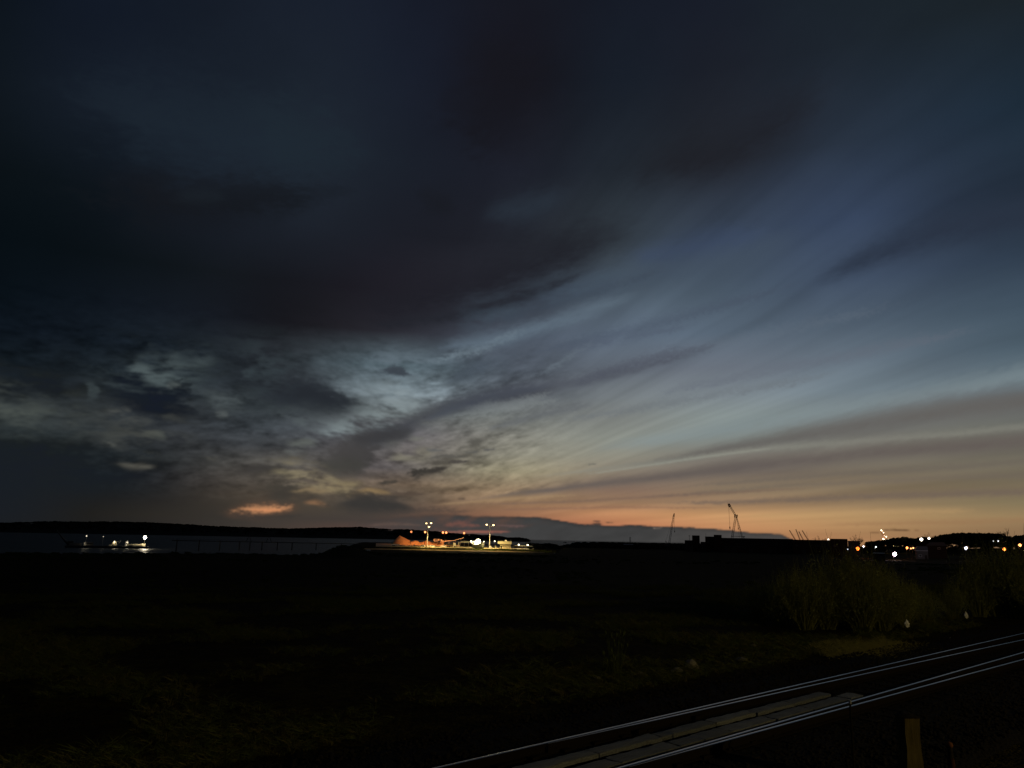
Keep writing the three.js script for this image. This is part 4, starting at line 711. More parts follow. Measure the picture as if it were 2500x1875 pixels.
    for (const x of [-2.6, -1.4, 2.6]) for (const s of [1, -1]) part('wheel', new THREE.CylinderGeometry(0.5, 0.5, 0.35, 12).rotateX(Math.PI / 2), M.tyre, t, [x, 0.5, s * 1]);
  }
  { // boat hoist frame
    const t = thing('hoist_frame', 'pale steel hoist frame of two uprights beside the boat', 'frame', on(-3.85, 603), 3.9 * R);
    for (const x of [-1.9, 1.9]) part('upright', [box(0.5, 4.2, 0.5, x, 2.1, 0.9), box(0.4, 4, 0.4, x, 2, -0.9)], M.cream, t); part('crossbeam', box(4.2, 0.4, 0.5, 0, 1.3, 0.9), M.cream, t);
  }
  { // low shed with lit roof edge
    const t = thing('open_shed', 'low open-sided shed with orange roof edge left of the boat', 'shed', on(-3.1, 620), 3.1 * R);
    part('roof', prism([[-5.5, 3.2], [5.5, 3.2], [4.6, 4.1], [-3.4, 4.3]], 6), M.cream, t); for (const x of [-5, -1.7, 1.7, 5]) part('upright', [box(0.25, 3.2, 0.25, x, 1.6, 2.8), box(0.25, 3.2, 0.25, x, 1.6, -2.8)], M.cream, t); part('back_wall', box(10.4, 2.6, 0.2, 0, 1.3, -2.9), M.brownWall, t);
  }
  { // the boat under glaring deck lights
    const p = on(-2.27, 594), t = thing('work_boat', 'pale boat with a flared bow under glaring white deck lights', 'boat', p, 2.27 * R);
    const st = [[-4.4, 1.5, 3.2], [-2, 1.7, 3.1], [1.5, 1.6, 3.2], [3.4, 1.0, 3.5], [5.0, 0.15, 3.9]], P = [], I = []; // x, half beam, deck height
    for (const [x, b, y] of st) P.push(x, y, -b, x * 0.9, 1, -b * 0.8, x * 0.82, 0, -0.1, x * 0.82, 0, 0.1, x * 0.9, 1, b * 0.8, x, y, b);
    for (let i = 0; i < 4; i++) for (let k = 0; k < 6; k++) { const a = i * 6 + k, b = i * 6 + (k + 1) % 6; I.push(a, a + 6, b, b, a + 6, b + 6); } for (const o of [0, 24]) for (let k = 1; k < 5; k++) I.push(o, o + k, o + k + 1);
    let g = new THREE.BufferGeometry(); g.setAttribute('position', new THREE.Float32BufferAttribute(P, 3)); g.setIndex(I); g = g.toNonIndexed(); g.computeVertexNormals(); part('hull', g, M.hull, t);
    part('rubbing_strake', [rod(V(-4.4, 2.9, 1.56), V(1.5, 2.9, 1.62), 0.1), rod(V(1.5, 2.9, 1.62), V(4.9, 3.6, 0.2), 0.1)], M.darkHull, t); part('wheelhouse', box(2.4, 1.5, 1.9, -1.6, 3.9, 0), M.white, t); part('window', box(1.8, 0.5, 0.05, -1.6, 4.1, 0.97), M.glass, t); part('mast', rod(V(-0.2, 3.2, 0), V(-0.2, 6.6, 0), 0.1), M.paleSteel, t); part('deck_rail', [rod(V(-4.2, 4, 1.4), V(4.6, 4.5, 0.3), 0.04), rod(V(4.6, 3.7, 0.2), V(4.6, 5.4, 0.2), 0.06)], M.paleSteel, t);
    for (const [x, y, s, k, cd] of [[-5, 5.3, 0.6, 9, 120], [-2.9, 5.35, 0.32, 9, 50], [0.3, 5.5, 1.7, 30, 700], [4.6, 5.4, 0.34, 5, 30]]) { part('deck_light', new THREE.SphereGeometry(s, 24, 16).scale(1, 0.9, 0.6).translate(x, y, 0.3), glow('fff0c0', k), t); pointLight(t, 'ffeab0', cd, [x, y - 0.3, 1.6], 25); }
    for (const x of [-5, -2.9]) part('light_bracket', rod(V(x * 0.8, 3, 0), V(x, 5.2, 0), 0.07), M.paleSteel, t);
  }
  { // flat-roofed block building
    const t = thing('block_building', 'cream block building with an overhanging flat roof right of the right light mast', 'building', on(-0.32, 604), 0.3 * R);
    part('wall', box(8.6, 2.9, 6, 0.7, 1.45, 0), M.cream, t); part('upper_storey', box(10.6, 2.0, 7, 0, 4.3, 0), M.cream, t); part('window_band', box(8.4, 0.5, 6.1, 0.4, 3.1, 0), M.glass, t); part('roof', box(10.8, 0.25, 7.2, 0, 5.43, 0), M.concrete, t); part('roof_housing', box(1.6, 1.1, 1.6, 1, 6.1, 0), M.white, t); part('aerial', rod(V(4.8, 5.5, 0), V(4.8, 6.8, 0), 0.07), M.steel, t);
    for (const x of [-3, -1.9, -0.8, 0.3, 1.4, 2.5, 3.6, 4.7]) part('wall_rib', box(0.22, 2.7, 0.12, x, 1.4, 3.05), M.concrete, t); part('door', box(1, 2, 0.1, -2.4, 1, 3.06), M.brownWall, t);
  }
  { // low shed and fence to the right
    const t = thing('low_shed', 'low pale-roofed shed adjoining the block building on its right', 'shed', on(0.75, 610), -0.7 * R); part('wall', box(8, 1.9, 4, 0, 0.95, 0), M.brownWall, t); part('roof', box(14, 0.3, 4.6, 3, 2.1, 0), M.cream, t); part('door', box(1.2, 1.6, 0.1, -1, 0.8, 2.04), M.darkSteel, t); part('chimney', box(0.5, 1.6, 0.5, 6.2, 3, 0), M.cream, t);
    part('upright', [box(0.2, 2, 0.2, 7, 1, 2), box(0.2, 2, 0.2, 9.6, 1, 2)], M.cream, t);
  }
  const yardLamp = (az, y, label, hex = 'fff0d0', k = 10) => { const p = on(az, 604), h = y - p[1], t = thing('yard_lamp', label, 'lamp', p, 0, 'small lamps at the right of the yard'); part('pole', new THREE.CylinderGeometry(0.06, 0.08, h, 6).translate(0, h / 2, 0), M.darkSteel, t); part('lamp_globe', new THREE.SphereGeometry(0.48, 10, 8).translate(0, h, 0), glow(hex, k), t); pointLight(t, hex, 40, [0, h + 0.1, 0.9], 20); };
  yardLamp(-1.04, 1.6, 'small lamp between the right light mast and the block building', 'fff0d0', 4); yardLamp(0.72, -0.7, 'round low lamp right of the block building'); yardLamp(1.36, -0.8, 'rightmost round low lamp of the yard');
  single('bollard', [box(0.6, 1.9, 0.6, 0, 0.95, 0), new THREE.ConeGeometry(0.42, 0.4, 4).rotateY(Math.PI / 4).translate(0, 2.1, 0)], M.cream, 'pale square bollard standing left of the block building', 'bollard', on(-0.96, 600));
  for (const [az, label] of [[-7.1, 'small pale post left of the long verge in the yard'], [-6.85, 'pale post at the left verge of the yard']]) single('bollard', [box(0.5, 1.6, 0.5, 0, 0.8, 0), box(0.6, 0.2, 0.6, 0, 1.7, 0)], M.paleSteel, label, 'bollard', on(az, 606));
  // grass and bushes on the bank in front of the yard, catching the light
  const r = rng(61), list = [], g = clump(14, 160, 0.22, 0.6);
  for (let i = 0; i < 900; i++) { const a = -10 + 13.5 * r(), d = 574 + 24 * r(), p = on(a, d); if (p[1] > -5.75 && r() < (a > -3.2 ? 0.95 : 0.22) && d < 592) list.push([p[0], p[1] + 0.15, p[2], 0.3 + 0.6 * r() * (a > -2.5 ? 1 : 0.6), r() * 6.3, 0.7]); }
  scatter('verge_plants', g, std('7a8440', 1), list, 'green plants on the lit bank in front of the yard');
  // pale sand strip at the foot of the bank
  const P = [], I = []; let n = 0; for (let a = -11.4; a <= 2.6; a += 0.1) { const w = Math.max(0.5, (3.6 + 6 * fbm(a * 1.3, 8, 4)) * sstep(a, -11.4, -8) * (1 - sstep(a, 0.2, 2.6))), d = 566 + 5 * fbm(a * 0.9, 2, 3) - 1.2 * a; for (const [q, y] of [[-w * 2, -5.85], [-w, -5.5], [0, -5.4], [w, -5.2]]) P.push(...at(a, d + q, y)); n++; }
  for (let i = 0; i < n - 1; i++) for (let k = 0; k < 3; k++) { const a = i * 4 + k; I.push(a, a + 1, a + 4, a + 1, a + 5, a + 4); }
  const bg = new THREE.BufferGeometry(); bg.setAttribute('position', new THREE.Float32BufferAttribute(P, 3)); bg.setIndex(I); bg.computeVertexNormals(); structure('beach', bg, M.sand);
  const yp = [], yi = []; n = 0; for (let a = -9.6; a <= 1.9; a += 0.2) { for (const d of [597, 608, 620, 634, 650]) { const p = on(a, d, 0.1); yp.push(p[0], p[1] + 0.02, p[2]); } n++; }
  for (let i = 0; i < n - 1; i++) for (let k = 0; k < 4; k++) { const a = i * 5 + k; yi.push(a, a + 1, a + 5, a + 1, a + 6, a + 5); }
  const yg = new THREE.BufferGeometry(); yg.setAttribute('position', new THREE.Float32BufferAttribute(yp, 3)); yg.setIndex(yi); yg.computeVertexNormals(); structure('paved_yard', yg, std('c2b490', 0.95));
}
// bare trees
function bareTree(seed, h) {
  const r = rng(seed), trunk = [], twigs = [];
  (function grow(p, dir, len, rad, lv) {
    const e = p.clone().add(dir.clone().multiplyScalar(len)); (lv < 2 ? trunk : twigs).push(rod(p, e, rad, rad * 0.68, lv < 2 ? 6 : 3));
    if (lv > 5) return;
    const n = lv < 1 ? 4 : 2 + (r() < 0.5 ? 1 : 0);
    for (let i = 0; i < n; i++) { const d = dir.clone().add(V((r() - 0.5) * 1.35, 0.15 + (r() - 0.4) * 0.5, (r() - 0.5) * 1.35)).normalize(); grow(p.clone().lerp(e, 0.7 + 0.3 * r()), d, len * (0.62 + 0.22 * r()), rad * 0.62, lv + 1); }
  })(V(0, 0, 0), V(0, 1, 0), h * 0.26, h * 0.022, 0);
  return [mergeGeometries(trunk.map(plain)), mergeGeometries(twigs.map(plain))];
}
{
  const kinds = [bareTree(71, 1), bareTree(72, 1)]; let first;
  const G = 'bare winter trees on the skyline';
  const tree = (az, d, h, k, label, sink = 0.1) => {
    const p = on(az, d, -sink);
    if (!first || k) { const t = thing('bare_tree', label, 'tree', p, az, G); t.scale.setScalar(h); part('trunk', kinds[k][0], M.bare, t); part('crown', kinds[k][1], M.bare, t); if (!first) first = t; return t; }
    return copyOf(first, label, p, az, h);
  };
  tree(1.75, 606, 5.4, 0, 'bare tree lit from below at the right end of the yard'); tree(2.25, 608, 4.6, 0, 'bare tree second from the right end of the yard'); tree(1.35, 612, 4.4, 1, 'lit bare tree nearest the low shed');
  tree(23.87, 520, 15.5, 0, 'bare tree standing above the roof beside the orange lamp'); tree(21.82, 620, 15, 1, 'small bare tree on the long roof line, right of the jib cranes'); tree(32.55, 690, 19, 0, 'tall thin bare tree above the wood near the right edge'); tree(28.5, 690, 15.5, 1, 'bare tree above the white lamp cluster'); tree(26.6, 690, 12, 0, 'bare tree right of the lit boom');
  const c = thing('round_tree', 'small dark rounded tree left of the nearer crane foot', 'tree', on(10.75, 600)); part('trunk', rod(V(0, 0, 0), V(0, 2, 0), 0.25, 0.15, 6), M.bare, c); part('crown', clump(77, 900, 0.13, 1).scale(2.2, 2.2, 2.2).translate(0, 2.6, 0), M.wood, c);
}

// ---------------------------------------------------------------- barge and jetty on the left
{
  const D = 500, WL = WATER, p = at(-26.9, D, WL), t = thing('work_barge', 'long dark barge with pale deck gear and a glaring floodlight at its right end', 'barge', p, 26.9 * R + 0.05);
  const hull = prism([[-22, 0.5], [-21, -0.6], [18, -0.6], [20.5, 1.2], [-22, 1.1]], 9); part('hull', hull, M.darkHull, t); part('deck', box(41, 0.15, 8.6, -1, 1.2, 0), M.darkSteel, t);
  part('deckhouse', box(4.6, 1.7, 3.2, -10.5, 2.15, 0), M.greyWall, t); part('window', box(3.6, 0.6, 0.06, -10.5, 2.5, 1.63), M.glass, t); part('container', box(6, 1.3, 2.4, -17, 1.95, 0.6), M.greyWall, t);
  part('winch', [new THREE.CylinderGeometry(1.0, 1.0, 2.2, 14).rotateX(Math.PI / 2).translate(2.3, 2.3, 0.6), new THREE.CylinderGeometry(1.35, 1.35, 0.2, 14).rotateX(Math.PI / 2).translate(2.3, 2.3, 1.8), box(2.6, 0.7, 2.6, 0.9, 1.6, 0.6)], M.cream, t);
  part('derrick', [rod(V(3.6, 1.3, 0), V(5.8, 4.4, 0), 0.18, 0.12), rod(V(5.8, 4.4, 0), V(2.6, 3.4, 0), 0.1)], M.steel, t); part('ventilator', [new THREE.CylinderGeometry(0.5, 0.5, 1.6, 10).translate(8.4, 2, 0), new THREE.SphereGeometry(0.75, 10, 8).translate(8.7, 3, 0.2)], M.white, t);
  part('bulwark', [box(7.5, 0.7, 0.2, 12.4, 2.2, 2), box(0.6, 1.6, 0.3, 9.3, 2, 2), box(5, 0.4, 0.3, 14.5, 1.5, 2.2)], M.cream, t); part('bow_locker', box(2, 1.5, 1.6, 17.4, 2, 1), M.cream, t);
  part('mast', rod(V(17.8, 1.2, 0), V(17.8, 6, 0), 0.14, 0.1), M.darkSteel, t); part('light_pole', rod(V(-12, 1.2, 0), V(-12, 6.4, 0), 0.08), M.steel, t); part('light_pole', rod(V(-3.6, 1.2, 0), V(-3.6, 6.2, 0), 0.08), M.steel, t);
  part('crane_boom', [rod(V(-20, 1, -1), V(-27, 9.5, -1), 0.5, 0.3, 4), box(3, 2.6, 3, -19.5, 2.3, -1)], M.darkHull, t);
  for (const [x, y, s, k, cd] of [[17.8, 6.2, 0.85, 40, 260], [-12, 6.5, 0.3, 1.6, 6], [-3.6, 6.3, 0.2, 1, 2], [2.3, 3.8, 0.28, 1.4, 10], [9, 3.9, 0.22, 1, 8], [-12.4, 2.6, 0.2, 0.6, 3]]) { part('deck_light', new THREE.SphereGeometry(s, 24, 16).translate(x, y, 0.6), glow('fff0d0', k), t); pointLight(t, 'ffefcc', cd, [x, y - 0.2, 1.9 + s], 25); }
  // long jetty on piles
  const a = vat(-23.2, 440), b = vat(-10.6, 560), j = thing('jetty', 'long thin dark jetty on piles across the water left of the yard', 'jetty'), up = (v, y) => V(v.x, y, v.z);
  part('deck', rod(up(a, -0.7), up(b, -2.0), 0.24, 0.24, 4), M.darkHull, j); part('rail', rod(up(a, 0.1), up(a.clone().lerp(b, 0.45), -0.5), 0.05), M.darkHull, j);
  for (const f of [0.02, 0.11, 0.2, 0.29, 0.34, 0.4, 0.48, 0.56, 0.7, 0.86]) { const c = a.clone().lerp(b, f); part('pile', rod(up(c, -8), up(c, lerp(-0.2, -1.9, f)), 0.35, 0.3, 6), M.darkHull, j); }
  for (const f of [0.32, 0.42]) { const c = a.clone().lerp(b, f); part('gantry', [rod(up(c, -1), V(c.x + 1.5, 2.6, c.z), 0.15), rod(V(c.x + 3, -1, c.z), V(c.x + 1.5, 2.6, c.z), 0.15)], M.darkHull, j); }
}

// ---------------------------------------------------------------- warehouses
function building(label, az0, az1, d, top, depth, wall, opts = {}) {
  const azm = (az0 + az1) / 2, p = on(azm, d), y0 = p[1] - 0.4, w = Math.tan((az1 - az0) / 2 * R) * d * 2, h = top - y0; p[1] = y0;
  const t = thing(opts.name ?? 'warehouse', label, 'building', p, -azm * R, opts.group);
  part('wall', box(w, h - 0.3, depth, 0, (h - 0.3) / 2, -depth / 2), wall, t);
  part('roof', box(w + 0.3, 0.32, depth + 0.3, 0, h - 0.14, -depth / 2), M.roof, t);
  const n = Math.max(2, Math.round(w / 4.2));
  for (let i = 0; i < n; i++) { const x = (i + 0.5) / n * w - w / 2; if (i % 3 === 1 && !opts.noDoor) part('door', box(Math.min(2.6, w / n * 0.7), 2.8, 0.12, x, 1.6, 0.02), M.darkSteel, t); else { const f = part('window_frame', box(Math.min(1.8, w / n * 0.6), 1.1, 0.12, x, h * 0.62, 0.02), M.darkSteel, t); part('pane', box(Math.min(1.6, w / n * 0.5), 0.9, 0.04, x, h * 0.62, 0.09), M.glass, f); } }
  for (let i = 0; i <= n; i++) part('pilaster', box(0.25, h - 0.4, 0.2, i / n * w - w / 2, (h - 0.4) / 2, 0.05), wall, t);
  if (opts.aerial) part('aerial', rod(V(opts.aerial, h, -1), V(opts.aerial, h + 2.2, -1), 0.07), M.darkSteel, t);
  return t;
}
{
  const G = 'dark flat-roofed warehouses on the skyline', D = 560;
  building('leftmost low dark block of the warehouses', 12.64, 13.2, D, 4.9, 12, M.brownWall, { group: G }); building('tower-like dark block behind the leftmost low block', 13.16, 13.66, D + 4, 8.3, 9, M.brick, { group: G });
  building('lowest small dark block in the gap between the two dark towers', 13.74, 14.08, D, 4.0, 10, M.brownWall, { group: G, noDoor: true }); building('wide dark block left of the tallest dark tower', 14.06, 14.68, D + 3, 7.7, 12, M.brick, { group: G, aerial: -2.6 });
  building('tallest dark block, where the long warehouse begins', 14.66, 15.17, D - 2, 8.9, 10, M.brick, { group: G });
  building('long low warehouse with one unbroken roof line', 15.17, 19.9, D + 8, 7.0, 22, M.brownWall, { group: G }); building('right half of the long dark roof line, stepped slightly lower', 19.9, 22.6, D + 2, 6.6, 20, M.brick, { group: G });
  building('dark shed with a flat roof left of the orange lamp', 22.3, 23.35, 480, 6.9, 14, M.brick, { group: G }); building('low annex in front of the long warehouse', 15.25, 16.6, 548, 1.4, 8, M.brownWall, { group: G });
}
// ---------------------------------------------------------------- cranes
function lattice(a, b, w0, w1, n, r) { // four chords laced with diagonals
  const d = b.clone().sub(a).normalize(), s = V(0, 0, 1).cross(d).normalize(), q = d.clone().cross(s).normalize(), out = [], pt = (t, i) => a.clone().lerp(b, t).addScaledVector(s, (i & 1 ? 1 : -1) * lerp(w0, w1, t) / 2).addScaledVector(q, (i & 2 ? 1 : -1) * lerp(w0, w1, t) / 2);
  for (let i = 0; i < 4; i++) out.push(rod(pt(0, i), pt(1, i), r, r, 4));
  for (let k = 0; k < n; k++) for (const [i, j] of [[0, 1], [1, 3], [3, 2], [2, 0]]) { const f = k % 2; out.push(rod(pt(k / n, f ? j : i), pt((k + 1) / n, f ? i : j), r * 0.6, r * 0.6, 3)); }
  return out;
}
{
  const D = 900, along = (az, y, from) => V(Math.tan((az - from) * R) * D, y, 0);
  { const az = 11.5, p = on(az, D), g = p[1], A = (a, y) => along(a, y - g, az), t = thing('lattice_crane', 'nearer-left crane with a single leaning lattice boom', 'crane', p, -az * R, 'lattice cranes on the skyline');
    part('boom', lattice(A(11.52, 0.4), A(11.9, 33), 1.7, 1.3, 16, 0.17), M.craneGrey, t); part('boom_head', lattice(A(11.89, 32), A(11.94, 35.6), 1.5, 0.4, 3, 0.28), M.craneRed, t);
    part('pendant', [rod(A(11.93, 34.5), A(11.93, 16), 0.1), rod(A(11.9, 33), A(11.28, 3.5), 0.08)], M.craneGrey, t); part('hook_block', [box(0.9, 1.8, 0.7, A(11.94, 0).x, 15.4 - g, 0)], M.craneRed, t); part('cab', box(4.2, 3, 3, A(11.42, 0).x, 2.6, 0), M.craneGrey, t); part('counterweight', box(2.6, 2.2, 3.2, A(11.2, 0).x, 2.4, 0), M.craneRed, t); part('mast', lattice(A(11.4, 2), A(11.28, 5), 0.9, 0.5, 4, 0.1), M.craneGrey, t); part('tracks', [box(6, 1.1, 1, A(11.4, 0).x, 0.55, 1.8), box(6, 1.1, 1, A(11.4, 0).x, 0.55, -1.8)], M.tyre, t); }
  { const az = 16.1, p = on(az, D), g = p[1], A = (a, y) => along(a, y - g, az), t = thing('lattice_crane', 'tallest crane, with a luffing jib kinked to the left above its lattice mast', 'crane', p, -az * R, 'lattice cranes on the skyline');
    part('boom', lattice(A(15.78, 1), A(16.2, 33.4), 2.2, 1.6, 15, 0.2), M.craneGrey, t); part('boom_head', lattice(A(16.19, 31.6), A(16.22, 35), 2.4, 2.8, 2, 0.5), M.craneRed, t);
    part('jib', lattice(A(16.2, 33.5), A(15.76, 46), 1.6, 1.3, 9, 0.17), M.craneGrey, t); part('jib_head', [...lattice(A(15.83, 43.4), A(15.74, 46.6), 1.6, 1.6, 2, 0.5), rod(A(15.76, 46.4), A(15.66, 47.9), 0.25, 0.12)], M.craneRed, t);
    part('rear_mast', lattice(A(16.66, 3), A(16.24, 33), 1.2, 0.9, 14, 0.14), M.craneGrey, t); part('pendant', [rod(A(16.24, 34), A(16.74, 4), 0.09), rod(A(15.85, 44), A(16.2, 34), 0.06), rod(A(16.22, 33), A(16.4, 8), 0.09)], M.craneGrey, t);
    part('hoist_rope', [rod(A(15.76, 45), A(15.77, 21.5), 0.07), rod(A(15.72, 45), A(15.76, 21.5), 0.07), rod(A(16.3, 31), A(16.33, 20), 0.07)], M.craneGrey, t); part('hook_block', [box(1.1, 2.4, 0.8, A(15.765, 0).x, 20.6 - g, 0), rod(A(15.765, 19.6), A(15.765, 18.2), 0.2, 0.1)], M.craneRed, t); part('second_hook', box(0.8, 1.8, 0.6, A(16.33, 0).x, 19.6 - g, 0), M.craneRed, t);
    part('machinery_house', box(7, 3.2, 4, A(16.5, 0).x, 3.6, 0), M.craneGrey, t); part('counterweight', box(3.6, 2.6, 4.4, A(16.78, 0).x, 3.2, 0), M.craneRed, t); part('platform', [box(15, 0.5, 1.5, A(16.3, 0).x, 11.4 - g, -2)], M.craneGrey, t); part('tracks', [box(9, 1.6, 1.3, A(16.3, 0).x, 0.8, 2.4), box(9, 1.6, 1.3, A(16.3, 0).x, 0.8, -2.4)], M.tyre, t);
    part('platform_leg', [...lattice(A(16.7, 0.5), A(16.68, 11.2), 1.2, 1, 6, 0.13)], M.craneGrey, t); }
  // distant harbour jib cranes
  const F = 2400, jib = (az, lean, top, label, lampHex) => {
    const p = on(az, F), t = thing('harbour_crane', label, 'crane', p, -az * R, 'small distant harbour cranes'), h = top - p[1], w = Math.tan(lean * R) * F;
    part('jib', lattice(V(0, 17, 0), V(-w, h, 0), 2.6, 1.4, 10, 0.45), M.craneRed, t); part('tower', lattice(V(1, 0, 0), V(1, 20, 0), 4, 3, 6, 0.4), M.craneGrey, t); part('cab', box(5, 4, 4, 1.5, 17, 0), M.craneRed, t);
    part('lamp_head', box(2.4, 1, 1.6, 2, 20.4, 1), M.darkSteel, t); part('lamp_glass', new THREE.SphereGeometry(1.5, 10, 8).translate(2, 19.2, 2.6), glow('ffdcc0', lampHex), t);
  };
  jib(20.12, 0.4, 45, 'leftmost harbour crane, its jib leaning farthest to the left', 2); jib(20.4, 0.26, 48, 'tallest of the harbour cranes, second from the left', 7); jib(20.62, 0.3, 42, 'harbour crane third from the left, half behind the tallest one', 7); jib(20.94, 0.4, 45, 'rightmost of the harbour cranes', 2.5);
  { const p = on(8.78, 900), t = thing('radio_mast', 'thin dark mast above a pale roof, left of both lattice cranes', 'mast', p, -8.8 * R); part('mast', lattice(V(0, 0, 0), V(0, 8.5 - p[1], 0), 1.6, 1.2, 8, 0.16), M.darkSteel, t); part('pale_roof', [box(11, 0.5, 5, -2, 3.1, 0)], M.white, t); part('hut_wall', box(10, 2.9, 4.4, -2, 1.45, 0), M.brownWall, t); part('aerial', rod(V(-7, 3, 0), V(-7, 9, 0), 0.07), M.steel, t); }
  single('telegraph_pole', [rod(V(0, 0, 0), V(0, 12.4, 0), 0.2, 0.14, 6), box(2, 0.2, 0.2, 0, 11.6, 0)], M.bare, 'thin telegraph pole standing above the leftmost low block', 'pole', on(12.96, 700), -0.2);
}
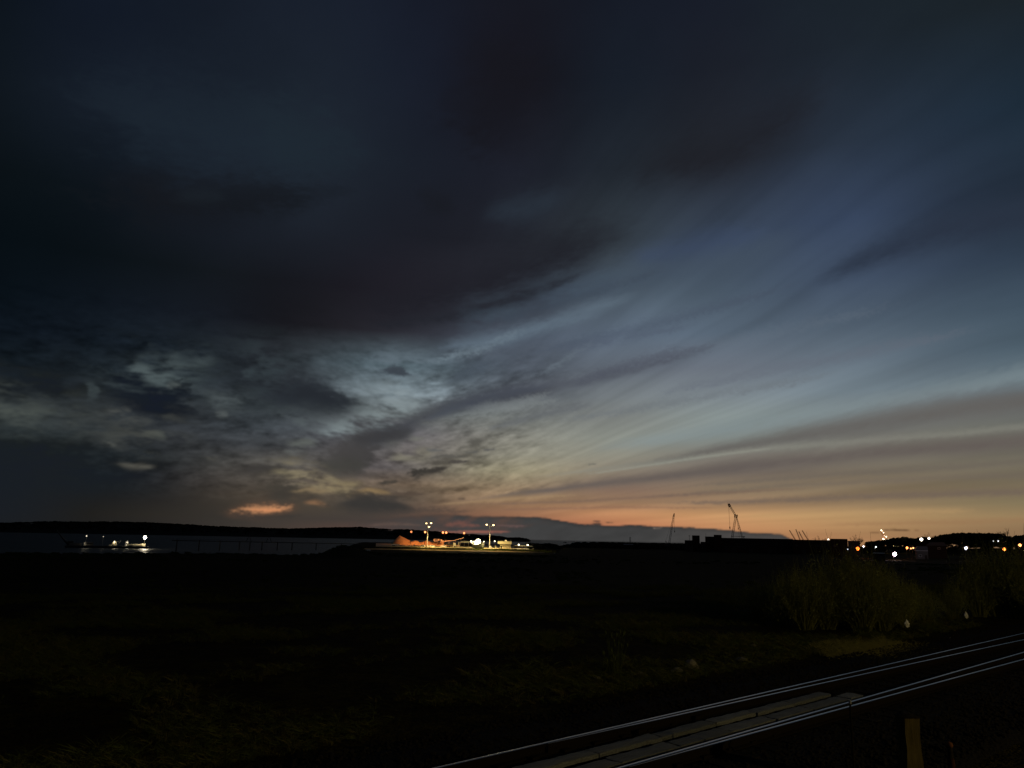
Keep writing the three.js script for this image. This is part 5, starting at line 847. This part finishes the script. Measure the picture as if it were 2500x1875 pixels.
// ---------------------------------------------------------------- the lit town on the right
{
  const G = 'lamps among the houses on the right';
  const L = (az, d, y, hex, k, cd, size, label) => lampPost('street_lamp', label, az, d, y, hex, cd, k, { size, group: G });
  L(23.9, 420, 2.6, 'ff6a20', 6, 70, 0.75, 'strong orange street lamp under the bare tree'); L(24.26, 440, 3.2, 'f4f4ff', 6, 10, 0.34, 'small white lamp touching the orange street lamp on its right'); L(25.0, 430, 3.1, 'eaf4f0', 3, 10, 0.34, 'small greenish-white lamp on a short pale pole');
  L(26.08, 380, 0.6, 'ffe0ea', 40, 40, 0.72, 'largest pinkish-white lamp, low in front of the lit rig'); L(27.72, 520, 8.4, 'fff0d8', 8, 38, 0.8, 'left lamp of the white pair on the wooded rise'); L(28.16, 520, 8.9, 'fff0d8', 7, 38, 0.6, 'right lamp of the white pair on the wooded rise');
  L(26.84, 430, 3.2, 'ff9a50', 4, 28, 0.55, 'left lamp of three orange lamps by the grey house'); L(27.06, 436, 2.7, 'ffa868', 3, 14, 0.34, 'lowest lamp of three orange lamps by the grey house'); L(27.2, 430, 2.95, 'ffa868', 4, 14, 0.36, 'right lamp of three orange lamps by the grey house');
  L(30.16, 400, 3.7, 'd8dcff', 9, 38, 0.6, 'single blue-white lamp in front of the dark wood'); L(32.2, 400, 3.5, 'ff8c38', 5, 45, 0.62, 'orange lamp in the dark hedge near the right edge'); L(33.04, 420, 5.4, 'ff9a58', 5, 45, 0.62, 'orange lamp highest at the right edge'); L(33.3, 330, 3.0, 'fff4b8', 30, 125, 0.5, 'yellow-white lamp cut by the right edge of the picture');
  L(31.7, 600, 8.3, 'e8ecec', 1.2, 3, 0.34, 'left of two faint white lamps in the wood'); L(31.95, 600, 8.4, 'f0f0f4', 1.8, 3, 0.4, 'right of two faint white lamps in the wood'); L(22.12, 520, 7.1, 'fff0e0', 6, 14, 0.42, 'white lamp on the roof line left of the bare tree'); L(23.28, 440, 1.6, 'e8f0ff', 1.2, 3, 0.3, 'faint white lamp low at the left of the orange street lamp');
  { // leaning lit boom over the lit rig
    const D = 640, az = 25.8, p = on(az, D), g = p[1], A = (a, y) => V(Math.tan((a - az) * R) * D, y - g, 0), t = thing('lit_gantry', 'leaning dark boom strung with small lamps above a lit platform', 'gantry', p, -az * R);
    part('boom', lattice(A(25.75, 5), A(25.46, 14.6), 1.4, 0.9, 8, 0.22), M.craneRed, t); part('platform', [box(7.5, 1.3, 3, A(25.98, 0).x, 6.3 - g, 0), box(2.2, 2.6, 2, A(26.1, 0).x, 4.4 - g, 0)], M.cream, t); part('leg', [rod(A(25.7, g), A(25.72, 6), 0.25), rod(A(26.2, g), A(26.18, 6), 0.25)], M.darkSteel, t);
    for (const [a, y, s, k] of [[25.46, 14.9, 0.42, 14], [25.51, 14.3, 0.28, 9], [25.58, 13.2, 0.38, 12], [25.61, 10.9, 0.26, 7], [25.73, 10.3, 0.42, 12], [25.54, 8.7, 0.45, 16], [25.62, 8.4, 0.3, 12], [25.86, 7.7, 0.7, 22], [25.94, 7.3, 0.5, 18], [26.16, 7.3, 0.5, 16]]) { part('lamp_globe', new THREE.SphereGeometry(s, 10, 8).translate(A(a, 0).x, y - g, 1.2), glow('ffe8c0', k * 0.4), t); if (s > 0.4) pointLight(t, 'ffe8b8', 60, [A(a, 0).x, y - g, 2.8], 20); }
  }
  { const p = on(27.7, 505), t = thing('hillside_house', 'pale lit house with a steep roof under the white lamp pair', 'house', p, -27.7 * R); part('wall', box(7, 5.6, 6, 0.4, 2.8, 0), M.brownWall, t); part('roof', prism([[-3.6, 5.6], [4.4, 5.6], [3, 7.4], [-2.2, 7.4]], 6.6), M.brick, t); part('chimney', box(0.8, 1.6, 0.8, 1.8, 8, 0), M.brick, t); for (const x of [-1.6, 0.4, 2.4]) { const f = part('window', box(1, 1.3, 0.1, x, 3.4, 3.02), M.white, t); part('pane', box(0.8, 1.1, 0.06, x, 3.4, 3.08), M.glass, f); } }
  { const p = on(27.72, 418), y = p[1], t = thing('grey_house', 'grey house with a slanting left gable beside the three orange lamps', 'house', p, -27.7 * R + 0.1); const h = 3.6 - y; part('wall', box(4.8, h - 2, 5, 0, (h - 2) / 2, 0), M.greyWall, t); part('roof', prism([[-2.9, h - 2.05], [2.5, h - 2.05], [2.3, h], [-1.6, h]], 5.4), M.slate, t); part('gutter', box(5.2, 0.14, 0.16, -0.2, h - 2.1, 2.78), M.white, t); part('door', box(0.9, 1.9, 0.1, 1.4, 0.95, 2.54), M.brownWall, t); const f = part('window', box(1.2, 1, 0.1, -0.9, 1.6, 2.54), M.white, t); part('pane', box(1, 0.8, 0.06, -0.9, 1.6, 2.6), M.glass, f); }
  { const p = on(28.6, 470), y = p[1], t = thing('grey_house', 'dim house roof right of the steep-roofed house', 'house', p, -28.6 * R); const h = 5.9 - y; part('wall', box(9, h - 1.8, 6, 0, (h - 1.8) / 2, 0), M.brownWall, t); part('roof', prism([[-5, h - 1.85], [5, h - 1.85], [3.4, h], [-3, h]], 6.6), M.slate, t); const f = part('window', box(1.2, 1, 0.1, 1, h - 3.2, 3.04), M.white, t); part('pane', box(1, 0.8, 0.06, 1, h - 3.2, 3.1), M.glass, f); }
  { const p = on(25.2, 330), t = thing('low_shed', 'low shed with a pale roof edge left of the largest white lamp', 'shed', p, -25.2 * R); const h = 0.7 - p[1]; part('wall', box(3.8, h - 0.3, 3, 0, (h - 0.3) / 2, 0), M.brownWall, t); part('roof', box(4.2, 0.26, 3.4, 0, h - 0.13, 0), M.white, t); part('door', box(1.4, 1.9, 0.08, 0.4, 0.95, 1.53), M.darkSteel, t); }
  { const p = on(23.75, 500), y = p[1], t = thing('grey_house', 'dim grey gable wall under the bare tree by the orange lamp', 'house', p, -23.75 * R); const h = 6 - y; part('wall', box(6.4, h - 0.3, 5, 0, (h - 0.3) / 2, 0), M.greyWall, t); part('roof', box(6.8, 0.35, 5.4, 0, h - 0.12, 0), M.slate, t); for (const x of [-2, 0, 2]) { const f = part('window', box(1, 1.2, 0.1, x, h * 0.6, 2.54), M.white, t); part('pane', box(0.8, 1, 0.06, x, h * 0.6, 2.6), M.glass, f); } }
  const w = thing('terrace_house', 'pale strip of house front high in the wood left of two faint lamps', 'house', on(31.35, 700), -31.4 * R), hh = 8.9 - w.position.y; part('wall', box(9, hh, 6, 0, hh / 2, -2), M.greyWall, w); part('roof', prism([[-5, hh], [5, hh], [4, hh + 1.6], [-4, hh + 1.6]], 6.6).translate(0, 0, -2), M.slate, w); for (const x of [-3, -1, 1, 3]) part('window', box(0.9, 1.1, 0.1, x, hh - 1.4, 1.03), M.glass, w);
}
renderer.render(scene, camera);
